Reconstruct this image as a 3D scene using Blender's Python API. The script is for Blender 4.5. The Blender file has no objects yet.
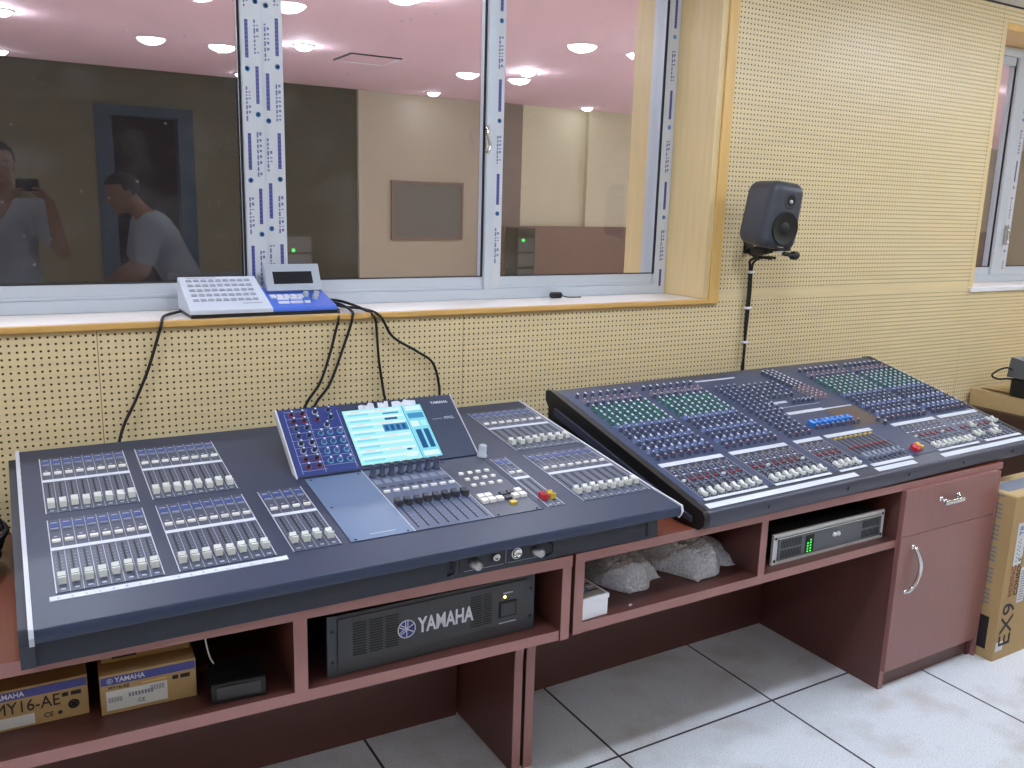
import bpy, math, random
from mathutils import Vector, Matrix
random.seed(7)
SC = bpy.context.scene
COL = SC.collection
PI = math.pi

# ------------------------------------------------------------------ materials
def srgb(r, g, b):
    def f(c):
        c = c / 255.0
        return c / 12.92 if c <= 0.04045 else ((c + 0.055) / 1.055) ** 2.4
    return (f(r), f(g), f(b), 1.0)

def mat(name, rgb, rough=0.5, metal=0.0, spec=0.5, noise=0.0, scale=30.0, stretch=(1, 1, 1), bump=0.0, emit=0.0, coat=0.0):
    """plain principled surface with procedural variation of colour and (optionally) bump"""
    m = bpy.data.materials.new(name); m.use_nodes = True
    nt = m.node_tree; N = nt.nodes; L = nt.links
    b = N['Principled BSDF']
    c = srgb(*rgb)
    b.inputs['Base Color'].default_value = c
    b.inputs['Roughness'].default_value = rough
    b.inputs['Metallic'].default_value = metal
    b.inputs['Specular IOR Level'].default_value = spec
    if coat: b.inputs['Coat Weight'].default_value = coat
    if emit:
        b.inputs['Emission Color'].default_value = c
        b.inputs['Emission Strength'].default_value = emit
    if noise or bump:
        tc = N.new('ShaderNodeTexCoord'); mp = N.new('ShaderNodeMapping'); nz = N.new('ShaderNodeTexNoise')
        mp.inputs['Scale'].default_value = stretch
        nz.inputs['Scale'].default_value = scale; nz.inputs['Detail'].default_value = 5
        L.new(tc.outputs['Object'], mp.inputs['Vector']); L.new(mp.outputs['Vector'], nz.inputs['Vector'])
        if noise:
            rp = N.new('ShaderNodeMix'); rp.data_type = 'RGBA'
            rp.inputs[6].default_value = tuple(max(0, v * (1 - noise)) for v in c[:3]) + (1,)
            rp.inputs[7].default_value = tuple(min(1, v * (1 + noise)) for v in c[:3]) + (1,)
            L.new(nz.outputs['Fac'], rp.inputs[0]); L.new(rp.outputs[2], b.inputs['Base Color'])
        if bump:
            bp = N.new('ShaderNodeBump'); bp.inputs['Strength'].default_value = bump; bp.inputs['Distance'].default_value = 0.002
            L.new(nz.outputs['Fac'], bp.inputs['Height']); L.new(bp.outputs['Normal'], b.inputs['Normal'])
    return m

def emission(name, rgb, strength):
    m = bpy.data.materials.new(name); m.use_nodes = True
    nt = m.node_tree; nt.nodes.clear()
    e = nt.nodes.new('ShaderNodeEmission'); o = nt.nodes.new('ShaderNodeOutputMaterial')
    e.inputs['Color'].default_value = srgb(*rgb); e.inputs['Strength'].default_value = strength
    nt.links.new(e.outputs[0], o.inputs['Surface'])
    return m

def math_node(N, L, op, a, b=None, c=None):
    n = N.new('ShaderNodeMath'); n.operation = op
    for i, v in enumerate((a, b, c)):
        if v is None: continue
        if isinstance(v, (int, float)): n.inputs[i].default_value = v
        else: L.new(v, n.inputs[i])
    return n.outputs[0]

PITCH = 0.01745
def perforated(name, rgb, axis='X', seams=(), hseams=(), rough=0.36, off=(0.202, 1.187)):
    """veneered acoustic board drilled with a regular grid of holes (object coordinates)"""
    m = mat(name, rgb, rough); nt = m.node_tree; N = nt.nodes; L = nt.links; b = N['Principled BSDF']
    tc = N.new('ShaderNodeTexCoord'); sp = N.new('ShaderNodeSeparateXYZ'); L.new(tc.outputs['Object'], sp.inputs[0])
    X = sp.outputs[axis]; Z = sp.outputs['Z']
    M = lambda op, a, b_=None, c=None: math_node(N, L, op, a, b_, c)
    x0 = M('DIVIDE', M('SUBTRACT', X, off[0]), PITCH); z0 = M('DIVIDE', M('SUBTRACT', Z, off[1]), PITCH)
    fx = M('SUBTRACT', M('FRACT', x0), 0.5); fz = M('SUBTRACT', M('FRACT', z0), 0.5)
    d = M('SQRT', M('ADD', M('MULTIPLY', fx, fx), M('MULTIPLY', fz, fz)))
    hole = M('LESS_THAN', d, 0.178)
    strip = 1.0
    mask = hole
    for h in hseams:      # the joint between two boards: one row of holes is missing
        k = M('GREATER_THAN', M('ABSOLUTE', M('SUBTRACT', Z, h)), PITCH * 0.8)
        mask = M('MULTIPLY', mask, k)
    line = None
    for s in seams:
        k = M('LESS_THAN', M('ABSOLUTE', M('SUBTRACT', X, s)), 0.0009)
        line = k if line is None else M('MAXIMUM', line, k)
    # grain
    mp = N.new('ShaderNodeMapping'); mp.inputs['Scale'].default_value = (1.2, 1.2, 22) if axis == 'X' else (1.2, 1.2, 22)
    nz = N.new('ShaderNodeTexNoise'); nz.inputs['Scale'].default_value = 3.0; nz.inputs['Detail'].default_value = 6
    L.new(tc.outputs['Object'], mp.inputs['Vector']); L.new(mp.outputs['Vector'], nz.inputs['Vector'])
    c = srgb(*rgb)
    g = N.new('ShaderNodeMix'); g.data_type = 'RGBA'
    g.inputs[6].default_value = tuple(v * 0.84 for v in c[:3]) + (1,); g.inputs[7].default_value = tuple(min(1, v * 1.14) for v in c[:3]) + (1,)
    L.new(nz.outputs['Fac'], g.inputs[0])
    if line is not None:
        gl = N.new('ShaderNodeMix'); gl.data_type = 'RGBA'; gl.inputs[7].default_value = srgb(120, 100, 66)
        L.new(line, gl.inputs[0]); L.new(g.outputs[2], gl.inputs[6]); base = gl.outputs[2]
    else: base = g.outputs[2]
    hm = N.new('ShaderNodeMix'); hm.data_type = 'RGBA'; hm.inputs[7].default_value = srgb(58, 44, 28)
    L.new(mask, hm.inputs[0]); L.new(base, hm.inputs[6]); L.new(hm.outputs[2], b.inputs['Base Color'])
    bp = N.new('ShaderNodeBump'); bp.inputs['Strength'].default_value = 0.5; bp.inputs['Distance'].default_value = 0.003; bp.invert = True
    L.new(mask, bp.inputs['Height']); L.new(bp.outputs['Normal'], b.inputs['Normal'])
    return m

def wood(name, rgb, rough=0.4, axis='x', contrast=0.22, scale=5.0):
    st = {'x': (1, 14, 14), 'y': (14, 1, 14), 'z': (14, 14, 1)}[axis]
    return mat(name, rgb, rough, noise=contrast, scale=scale, stretch=st)

def floor_mat(name):
    m = mat(name, (206, 208, 216), 0.32, spec=0.4); nt = m.node_tree; N = nt.nodes; L = nt.links; b = N['Principled BSDF']
    tc = N.new('ShaderNodeTexCoord'); sp = N.new('ShaderNodeSeparateXYZ'); L.new(tc.outputs['Object'], sp.inputs[0])
    M = lambda op, a, b_=None, c=None: math_node(N, L, op, a, b_, c)
    fx = M('ABSOLUTE', M('SUBTRACT', M('FRACT', M('ADD', M('DIVIDE', M('SUBTRACT', sp.outputs['X'], 1.39), 0.6), 0.5)), 0.5))
    fy = M('ABSOLUTE', M('SUBTRACT', M('FRACT', M('ADD', M('DIVIDE', M('SUBTRACT', sp.outputs['Y'], 1.703), 0.6), 0.5)), 0.5))
    gap = M('LESS_THAN', M('MINIMUM', fx, fy), 0.0062)
    n1 = N.new('ShaderNodeTexNoise'); n1.inputs['Scale'].default_value = 260; n1.inputs['Detail'].default_value = 2
    n2 = N.new('ShaderNodeTexNoise'); n2.inputs['Scale'].default_value = 5; n2.inputs['Detail'].default_value = 6
    L.new(tc.outputs['Object'], n1.inputs['Vector']); L.new(tc.outputs['Object'], n2.inputs['Vector'])
    r1 = N.new('ShaderNodeValToRGB'); r1.color_ramp.elements[0].position = 0.36; r1.color_ramp.elements[1].position = 0.5
    r1.color_ramp.elements[0].color = srgb(204, 204, 212); r1.color_ramp.elements[1].color = srgb(232, 234, 239)
    L.new(n1.outputs['Fac'], r1.inputs['Fac'])
    r2 = N.new('ShaderNodeValToRGB'); r2.color_ramp.elements[0].position = 0.30; r2.color_ramp.elements[1].position = 0.52
    r2.color_ramp.elements[0].color = srgb(222, 214, 206); r2.color_ramp.elements[1].color = (1, 1, 1, 1)
    L.new(n2.outputs['Fac'], r2.inputs['Fac'])
    mu = N.new('ShaderNodeMix'); mu.data_type = 'RGBA'; mu.blend_type = 'MULTIPLY'; mu.inputs[0].default_value = 0.8
    L.new(r1.outputs[0], mu.inputs[6]); L.new(r2.outputs[0], mu.inputs[7])
    gm = N.new('ShaderNodeMix'); gm.data_type = 'RGBA'; gm.inputs[7].default_value = srgb(46, 43, 52)
    L.new(gap, gm.inputs[0]); L.new(mu.outputs[2], gm.inputs[6]); L.new(gm.outputs[2], b.inputs['Base Color'])
    return m

def glass_mat(name):
    """clear, slightly dusty pane: Fresnel mix of a see-through and a mirror lobe"""
    m = bpy.data.materials.new(name); m.use_nodes = True
    nt = m.node_tree; N = nt.nodes; L = nt.links; N.clear()
    out = N.new('ShaderNodeOutputMaterial'); tr = N.new('ShaderNodeBsdfTransparent'); gl = N.new('ShaderNodeBsdfGlossy')
    tr.inputs['Color'].default_value = (0.93, 0.95, 0.95, 1); gl.inputs['Roughness'].default_value = 0.0
    ge = N.new('ShaderNodeNewGeometry'); fr = N.new('ShaderNodeFresnel')
    ior = math_node(N, L, 'ADD', math_node(N, L, 'MULTIPLY', ge.outputs['Backfacing'], 1 / 1.66 - 1.66), 1.66)
    L.new(ior, fr.inputs['IOR'])
    mx = N.new('ShaderNodeMixShader'); L.new(fr.outputs[0], mx.inputs[0]); L.new(tr.outputs[0], mx.inputs[1]); L.new(gl.outputs[0], mx.inputs[2])
    tc = N.new('ShaderNodeTexCoord'); nz = N.new('ShaderNodeTexNoise'); nz.inputs['Scale'].default_value = 9; nz.inputs['Detail'].default_value = 8
    L.new(tc.outputs['Object'], nz.inputs['Vector'])
    rp = N.new('ShaderNodeValToRGB'); rp.color_ramp.elements[0].position = 0.52; rp.color_ramp.elements[1].position = 0.82
    rp.color_ramp.elements[0].color = (0.0, 0.0, 0.0, 1); rp.color_ramp.elements[1].color = (0.032, 0.032, 0.032, 1)
    L.new(nz.outputs['Fac'], rp.inputs['Fac'])
    vo = N.new('ShaderNodeTexVoronoi'); vo.inputs['Scale'].default_value = 14; L.new(tc.outputs['Object'], vo.inputs['Vector'])
    speck = math_node(N, L, 'MULTIPLY', math_node(N, L, 'LESS_THAN', vo.outputs['Distance'], 0.05), 0.22)
    dust = math_node(N, L, 'MAXIMUM', rp.outputs[0], speck)
    df = N.new('ShaderNodeBsdfDiffuse'); df.inputs['Color'].default_value = (0.8, 0.8, 0.82, 1)
    m2 = N.new('ShaderNodeMixShader'); L.new(dust, m2.inputs[0]); L.new(mx.outputs[0], m2.inputs[1]); L.new(df.outputs[0], m2.inputs[2])
    L.new(m2.outputs[0], out.inputs['Surface'])
    return m

def plastic_wrap_mat(name):
    m = bpy.data.materials.new(name); m.use_nodes = True
    nt = m.node_tree; N = nt.nodes; L = nt.links; b = N['Principled BSDF']; out = N['Material Output']
    b.inputs['Base Color'].default_value = srgb(240, 243, 255); b.inputs['Roughness'].default_value = 0.25
    tc = N.new('ShaderNodeTexCoord'); vo = N.new('ShaderNodeTexVoronoi'); vo.inputs['Scale'].default_value = 120
    L.new(tc.outputs['Object'], vo.inputs['Vector'])
    bp = N.new('ShaderNodeBump'); bp.inputs['Strength'].default_value = 1.0; bp.inputs['Distance'].default_value = 0.006; bp.invert = True
    L.new(vo.outputs['Distance'], bp.inputs['Height']); L.new(bp.outputs['Normal'], b.inputs['Normal'])
    tr = N.new('ShaderNodeBsdfTransparent'); mx = N.new('ShaderNodeMixShader'); L.new(math_node(N, L, 'ADD', math_node(N, L, 'MULTIPLY', vo.outputs['Distance'], 0.28), 0.62), mx.inputs[0])
    L.new(tr.outputs[0], mx.inputs[1]); L.new(b.outputs[0], mx.inputs[2]); L.new(mx.outputs[0], out.inputs['Surface'])
    return m

HS = (1.187,)
m_perf = perforated('perforated_board', (229, 207, 162), 'X', seams=(-1.936, -0.867, 0.202, 1.271, 3.957), hseams=HS)
m_perf_y = perforated('perforated_board_side', (229, 207, 162), 'Y')
m_floor = floor_mat('antistatic_tile')
m_ceil = mat('painted_ceiling', (226, 224, 222), 0.8, noise=0.03, scale=4)
m_veneer = wood('pale_veneer', (226, 200, 150), 0.35, 'z', 0.12, 4)
m_casing = wood('casing_edge', (228, 184, 112), 0.35, 'z', 0.15, 4)
m_sill = wood('sill_board', (232, 222, 216), 0.35, 'x', 0.10, 4)
m_silledge = wood('sill_edge', (214, 168, 96), 0.38, 'x', 0.2, 5)
m_desk_shade = wood('cherry_laminate_shaded', (96, 57, 52), 0.40, 'z', 0.16, 6)  # desk panels: shade under the top put into the laminate colour
m_deskx_shade = wood('cherry_laminate_long_shaded', (92, 54, 49), 0.40, 'x', 0.16, 6)  # long-grain copy, darkened the same way for shaded faces
for _m in (m_desk_shade, m_deskx_shade): _m.node_tree.nodes['Principled BSDF'].inputs['Specular IOR Level'].default_value = 0.7
m_front_lit = wood('cherry_front_lit', (140, 90, 85), 0.40, 'z', 0.14, 6)  # lit copy of the same laminate, for drawer and door
m_front_lit.node_tree.nodes['Principled BSDF'].inputs['Specular IOR Level'].default_value = 1.0
m_bench = wood('dark_bench', (74, 48, 42), 0.45, 'x', 0.16, 6)
m_edge = mat('edge_band', (160, 114, 110), 0.45, noise=0.06, scale=12)
m_desktop = wood('cherry_top', (126, 66, 48), 0.35, 'x', 0.2, 6)
m_con = mat('console_paint', (43, 53, 78), 0.42, noise=0.06, scale=300, bump=0.03)
m_con2 = mat('console_base_paint', (42, 47, 60), 0.5, noise=0.06, scale=300)
m_plate = mat('bank_plate', (68, 74, 94), 0.4, noise=0.06, scale=200)
m_plate_sheen = mat('centre_plate_sheen', (100, 120, 152), 0.34, noise=0.04, scale=200)  # lamp sheen on the blank plate put into its colour
m_plate_halfsheen = mat('fader_plate_sheen', (82, 94, 120), 0.34, noise=0.04, scale=200)  # weaker step of the painted lamp sheen
m_platek = mat('key_plate', (62, 69, 86), 0.34, noise=0.04, scale=200)
m_white = mat('white_cap', (222, 222, 216), 0.4, noise=0.03, scale=60)
m_keyw = mat('lit_key', (240, 236, 230), 0.4, noise=0.03, scale=60)
m_tape = mat('white_tape', (214, 216, 226), 0.55, noise=0.05, scale=60)
m_trim = mat('pale_side_trim', (205, 206, 216), 0.35, noise=0.03, scale=60)
m_line = mat('printed_line', (176, 180, 194), 0.5, noise=0.03, scale=60)
m_black = mat('black_plastic', (20, 20, 24), 0.4, noise=0.1, scale=60)
m_slot = mat('fader_slot', (10, 10, 14), 0.6, noise=0.1, scale=60)
m_bluelcd = mat('channel_name_display', (46, 74, 138), 0.3, noise=0.12, scale=60)
m_bluepanel = mat('blue_encoder_panel', (40, 56, 122), 0.38, noise=0.08, scale=40)
m_gkey = mat('grey_key', (132, 138, 156), 0.45, noise=0.06, scale=60)
m_dkey = mat('dark_key', (58, 58, 68), 0.45, noise=0.06, scale=60)
m_red = mat('red_plastic', (196, 44, 58), 0.35, noise=0.05, scale=60)
m_yel = mat('yellow_plastic', (214, 176, 62), 0.35, noise=0.05, scale=60)
m_cyan = mat('cyan_ring', (92, 176, 200), 0.35, noise=0.05, scale=60)
m_knob = mat('dark_knob', (44, 52, 78), 0.35, noise=0.08, scale=60)
m_green = mat('green_knob', (30, 92, 84), 0.35, noise=0.08, scale=60)
m_bknob = mat('blue_knob', (96, 112, 158), 0.35, noise=0.08, scale=60)
m_rknob = mat('red_knob', (150, 52, 60), 0.35, noise=0.08, scale=60)
m_pknob = mat('pink_knob', (120, 108, 118), 0.35, noise=0.08, scale=60)
m_bluecap = mat('sky_blue_cap', (36, 118, 206), 0.32, noise=0.05, scale=60)
m_pointer = mat('pale_pointer', (226, 230, 236), 0.35, noise=0.03, scale=60)
m_im = mat('analog_panel', (60, 70, 100), 0.38, noise=0.08, scale=150)
m_imbody = mat('analog_body', (62, 64, 80), 0.35, noise=0.08, scale=150)
m_imside = mat('analog_side', (26, 25, 27), 0.4, noise=0.1, scale=80)
m_brownfilm = mat('brown_panel', (92, 76, 72), 0.35, noise=0.06, scale=60)
m_alu = mat('window_aluminium', (200, 206, 216), 0.4, metal=0.15, noise=0.03, scale=50)
m_film = mat('protective_film', (206, 208, 214), 0.3, noise=0.04, scale=30)
m_filmblue = mat('film_print_blue', (62, 66, 142), 0.4, noise=0.08, scale=200)
m_filmring = mat('film_print_light_blue', (74, 128, 190), 0.4, noise=0.05, scale=100)
m_filmtxt = mat('film_print_text', (108, 106, 156), 0.4, noise=0.05, scale=100)
m_gasket = mat('gasket', (22, 22, 32), 0.6, noise=0.05, scale=100)
m_glass = glass_mat('window_glass')
m_metal = mat('brushed_metal', (190, 190, 192), 0.3, metal=0.9, noise=0.05, scale=120)
m_chrome = mat('chrome', (214, 214, 216), 0.15, metal=1.0, noise=0.02, scale=60)
m_cable = mat('black_cable_rubber', (18, 17, 18), 0.5, noise=0.1, scale=90)
m_amp = mat('amp_black', (60, 60, 64), 0.45, noise=0.08, scale=90)
m_amp2 = mat('amp_black_vent', (14, 14, 16), 0.6, noise=0.1, scale=90)
m_silver = mat('amp_silver', (222, 224, 226), 0.4, metal=0.15, noise=0.03, scale=90)
m_ampgrey = mat('amp_grey_face', (92, 96, 102), 0.4, noise=0.05, scale=90)
m_card = mat('cardboard', (178, 148, 102), 0.75, noise=0.10, scale=26, stretch=(1, 1, 6))
m_cardl = mat('cardboard_pale', (204, 176, 128), 0.7, noise=0.08, scale=26)
m_cardblue = mat('box_blue_print', (74, 78, 150), 0.6, noise=0.08, scale=60)
m_ink = mat('black_ink', (38, 32, 36), 0.6, noise=0.05, scale=60)
m_inkred = mat('red_ink', (150, 74, 70), 0.6, noise=0.05, scale=60)
m_label = mat('paper_label', (216, 216, 218), 0.6, noise=0.04, scale=60)
m_labelprint = mat('label_print', (120, 122, 136), 0.6, noise=0.1, scale=200)
m_spk = mat('speaker_grey', (62, 64, 74), 0.45, noise=0.06, scale=90, bump=0.02)
m_cone = mat('speaker_cone', (9, 11, 11), 0.5, noise=0.1, scale=90)
m_kblue = mat('controller_blue', (70, 112, 216), 0.35, noise=0.04, scale=60)
m_kwhite = mat('controller_white', (206, 212, 226), 0.4, noise=0.03, scale=60)
m_kgrey = mat('controller_grey', (172, 178, 190), 0.4, noise=0.03, scale=60)
m_kkey = mat('controller_key', (232, 232, 238), 0.4, noise=0.03, scale=60)
m_kprint = mat('controller_print', (150, 152, 166), 0.5, noise=0.08, scale=300)
m_lcd = mat('lcd_black', (18, 18, 26), 0.15, noise=0.05, scale=60)
m_wrap = plastic_wrap_mat('bubble_wrap')
m_pink = mat('studio_ceiling_pink', (232, 197, 204), 0.8, noise=0.04, scale=2)
m_sbeige = wood('studio_beige_panel', (160, 148, 130), 0.6, 'x', 0.08, 3)
m_sbeige2 = wood('studio_beige_panel_light', (186, 179, 150), 0.6, 'x', 0.08, 3)
m_sdark = mat('studio_dark_fabric', (27, 23, 23), 0.9, noise=0.15, scale=6)
m_sboard = mat('studio_board', (92, 88, 86), 0.8, noise=0.12, scale=6)
m_sgrey = mat('studio_grey_pillar', (112, 100, 92), 0.7, noise=0.06, scale=5)
m_sbrown = wood('studio_brown_wainscot', (110, 84, 74), 0.5, 'x', 0.15, 4)
m_sfloor = mat('studio_floor', (226, 216, 210), 0.4, noise=0.08, scale=4)
m_doorframe = mat('door_frame_blue_grey', (120, 146, 172), 0.4, noise=0.05, scale=20)
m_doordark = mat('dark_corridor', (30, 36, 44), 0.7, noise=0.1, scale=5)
m_skin = mat('skin', (196, 142, 112), 0.5, noise=0.05, scale=40)
m_hair = mat('hair', (22, 18, 18), 0.5, noise=0.2, scale=200, stretch=(1, 1, 0.2))
m_shirt = mat('pale_shirt', (206, 212, 224), 0.8, noise=0.05, scale=30)
m_trous = mat('dark_trousers', (38, 40, 50), 0.8, noise=0.08, scale=40)
m_shoe = mat('shoe_leather', (28, 24, 22), 0.4, noise=0.1, scale=40)
m_lamp = emission('lamp_lens_glow', (226, 239, 255), 122.0)
m_lamp2 = emission('lamp_lens_glow_weak', (226, 239, 255), 69.0)
m_slamp = emission('studio_lamp_glow', (236, 241, 255), 370.0)
m_slampd = emission('studio_lamp_glow_weak', (236, 241, 255), 42.0)
m_ring = mat('lamp_ring', (220, 220, 222), 0.4, noise=0.03, scale=60)
m_ledg = emission('green_led', (70, 235, 90), 1.6)
m_ledy = emission('amber_led', (255, 220, 120), 5.0)
m_scr = emission('screen_cyan', (172, 240, 246), 1.05)
m_scrw = emission('screen_white', (224, 250, 252), 1.0)
m_scrb = emission('screen_blue', (84, 160, 214), 0.9)
m_scrd = emission('screen_dark_blue', (58, 104, 160), 0.8)
m_scrl = emission('screen_sky', (140, 226, 246), 1.0)
m_scrp = emission('screen_pink', (236, 222, 226), 1.0)

# ------------------------------------------------------------------ mesh builder
class MB:
    def __init__(self): self.v = []; self.f = []; self.m = []; self.smooth = []; self.mats = []
    def mi(self, m):
        if m not in self.mats: self.mats.append(m)
        return self.mats.index(m)
    def add(self, verts, faces, m, smooth=False):
        o = len(self.v); k = self.mi(m)
        self.v += [tuple(p) for p in verts]
        for f in faces:
            self.f.append(tuple(o + i for i in f)); self.m.append(k); self.smooth.append(smooth)
        return self
    def box(self, x0, x1, y0, y1, z0, z1, m, T=None):
        v = [(x0, y0, z0), (x1, y0, z0), (x1, y1, z0), (x0, y1, z0), (x0, y0, z1), (x1, y0, z1), (x1, y1, z1), (x0, y1, z1)]
        if T: v = [T(*p) for p in v]
        return self.add(v, [(3, 2, 1, 0), (4, 5, 6, 7), (0, 1, 5, 4), (1, 2, 6, 5), (2, 3, 7, 6), (3, 0, 4, 7)], m)
    def prism(self, prof, a0, a1, m, axis='x', smooth=False):
        """prof: list of (p, q); axis x -> (a,p,q), y -> (p,a,q), z -> (p,q,a)"""
        def put(a, p, q): return {'x': (a, p, q), 'y': (p, a, q), 'z': (p, q, a)}[axis]
        n = len(prof)
        v = [put(a0, *p) for p in prof] + [put(a1, *p) for p in prof]
        f = [(i, (i + 1) % n, n + (i + 1) % n, n + i) for i in range(n)]
        self.add(v, f, m, smooth)
        self.add(v, [tuple(range(n - 1, -1, -1)), tuple(range(n, 2 * n))], m)
        return self
    def lathe(self, prof, m, seg=16, at=(0, 0, 0), axis='z', smooth=True, caps_on=True):
        """prof: (r, h) pairs"""
        v = []; f = []
        for r, h in prof:
            for k in range(seg):
                a = 2 * PI * k / seg; c, s = r * math.cos(a), r * math.sin(a)
                p = {'z': (c, s, h), 'y': (c, -h, s), 'x': (h, c, s)}[axis]
                v.append((p[0] + at[0], p[1] + at[1], p[2] + at[2]))
        n = len(prof)
        for i in range(n - 1):
            for k in range(seg):
                f.append((i * seg + k, i * seg + (k + 1) % seg, (i + 1) * seg + (k + 1) % seg, (i + 1) * seg + k))
        self.add(v, f, m, smooth)
        caps = []
        if caps_on and prof[0][0] > 1e-6: caps.append(tuple(range(seg - 1, -1, -1)))
        if caps_on and prof[-1][0] > 1e-6: caps.append(tuple((n - 1) * seg + k for k in range(seg)))
        if caps: self.add(v, caps, m)
        return self
    def tube(self, pts, r, m, seg=8, closed=False):
        pts = [Vector(p) for p in pts]; n = len(pts); v = []; f = []
        up = Vector((0.13, 0.21, 0.97)).normalized()
        for i, p in enumerate(pts):
            t = (pts[min(i + 1, n - 1)] - pts[max(i - 1, 0)]).normalized()
            a = t.cross(up)
            if a.length < 1e-3: a = t.cross(Vector((1, 0, 0)))
            a.normalize(); b = t.cross(a).normalized()
            rr = r[i] if isinstance(r, (list, tuple)) else r
            for k in range(seg):
                w = 2 * PI * k / seg
                v.append(p + a * (rr * math.cos(w)) + b * (rr * math.sin(w)))
        for i in range(n - 1):
            for k in range(seg):
                f.append((i * seg + k, i * seg + (k + 1) % seg, (i + 1) * seg + (k + 1) % seg, (i + 1) * seg + k))
        f.append(tuple(range(seg - 1, -1, -1))); f.append(tuple((n - 1) * seg + k for k in range(seg)))
        return self.add(v, f, m, True)
    def rbox(self, cx, cy, cz, w, d, h, r, m, n=5, T=None):
        """box with rounded edges and corners"""
        rows = 2 * n + 2
        ts = [-1 + 0.0 for _ in range(0)]
        def axis_pts(half):
            a = []
            for i in range(n + 1): a.append((-half + r, -math.cos(PI / 2 * i / n)))
            for i in range(n + 1): a.append((half - r, math.sin(PI / 2 * i / n)))
            return a
        # cube-sphere style: clamp points of a dense cube to the inner box, push out by r
        N = 2 * n + 1
        vid = {}; v = []; f = []
        def co(i, half):
            # i in 0..N ; first n+1 steps in lower corner, rest in upper corner
            if i <= n: return -half + r * (i / n)
            return half - r + r * ((i - n - 1) / n)
        def vert(i, j, k):
            key = (i, j, k)
            if key in vid: return vid[key]
            p = Vector((co(i, w / 2), co(j, d / 2), co(k, h / 2)))
            q = Vector((max(-w / 2 + r, min(w / 2 - r, p.x)), max(-d / 2 + r, min(d / 2 - r, p.y)), max(-h / 2 + r, min(h / 2 - r, p.z))))
            o = p - q
            if o.length > 1e-9: p = q + o.normalized() * r
            p = p + Vector((cx, cy, cz))
            if T: p = Vector(T(*p))
            vid[key] = len(v); v.append(p); return vid[key]
        for a in range(N):
            for b in range(N):
                f.append((vert(a, b, 0), vert(a, b + 1, 0), vert(a + 1, b + 1, 0), vert(a + 1, b, 0)))
                f.append((vert(a, b, N), vert(a + 1, b, N), vert(a + 1, b + 1, N), vert(a, b + 1, N)))
                f.append((vert(a, 0, b), vert(a + 1, 0, b), vert(a + 1, 0, b + 1), vert(a, 0, b + 1)))
                f.append((vert(a, N, b), vert(a, N, b + 1), vert(a + 1, N, b + 1), vert(a + 1, N, b)))
                f.append((vert(0, a, b), vert(0, a, b + 1), vert(0, a + 1, b + 1), vert(0, a + 1, b)))
                f.append((vert(N, a, b), vert(N, a + 1, b), vert(N, a + 1, b + 1), vert(N, a, b + 1)))
        return self.add(v, f, m, True)
    def mesh(self, name):
        me = bpy.data.meshes.new(name)
        me.from_pydata([tuple(p) for p in self.v], [], self.f)
        for m in self.mats: me.materials.append(m)
        me.polygons.foreach_set('material_index', self.m); me.polygons.foreach_set('use_smooth', self.smooth)
        me.validate(); me.update()
        return me
    def build(self, name, parent=None, loc=(0, 0, 0), rot=(0, 0, 0), bevel=0.0):
        return put(name, self.mesh(name), parent, loc, rot, bevel)

def put(name, me, parent=None, loc=(0, 0, 0), rot=(0, 0, 0), bevel=0.0):
    o = bpy.data.objects.new(name, me); COL.objects.link(o)
    o.location = loc; o.rotation_euler = rot
    if parent: o.parent = parent
    if bevel:
        b = o.modifiers.new('bevel', 'BEVEL'); b.width = bevel; b.segments = 2; b.limit_method = 'ANGLE'; b.angle_limit = 0.7
        o.modifiers.new('wn', 'WEIGHTED_NORMAL')
    return o

def tag(o, label, cat, group=None):
    o['label'] = label; o['category'] = cat
    if group: o['group'] = group
    return o

def thing(name, label, cat, loc=(0, 0, 0), rz=0.0, group=None, rot=None):
    o = bpy.data.objects.new(name, None); COL.objects.link(o); o.empty_display_size = 0.05
    o.location = loc; o.rotation_euler = rot if rot else (0, 0, rz)
    return tag(o, label, cat, group)

def struct(o):
    o['kind'] = 'structure'; return o

def text(name, body, parent, loc, rot, size, m, align='LEFT', extrude=0.0004, sx=1.0, bold=0.0):
    cu = bpy.data.curves.new(name, 'FONT'); cu.body = body; cu.size = size; cu.extrude = extrude
    cu.align_x = align; cu.align_y = 'CENTER'; cu.offset = bold; cu.resolution_u = 3
    cu.materials.append(m)
    t = bpy.data.objects.new(name, cu); COL.objects.link(t)
    dg = bpy.context.evaluated_depsgraph_get(); dg.update()
    me = bpy.data.meshes.new_from_object(t.evaluated_get(dg)); bpy.data.objects.remove(t); me.name = name
    for v in me.vertices: v.co.x *= sx
    return put(name, me, parent, loc, rot)

def spline(pts, n=8):
    """Catmull-Rom through pts"""
    P = [Vector(p) for p in pts]; out = []
    for i in range(len(P) - 1):
        p0 = P[max(i - 1, 0)]; p1 = P[i]; p2 = P[i + 1]; p3 = P[min(i + 2, len(P) - 1)]
        for k in range(n):
            t = k / n
            out.append(0.5 * ((2 * p1) + (p2 - p0) * t + (2 * p0 - 5 * p1 + 4 * p2 - p3) * t * t + (3 * p1 - p0 - 3 * p2 + p3) * t ** 3))
    out.append(P[-1]); return out

exec_order = []
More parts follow.
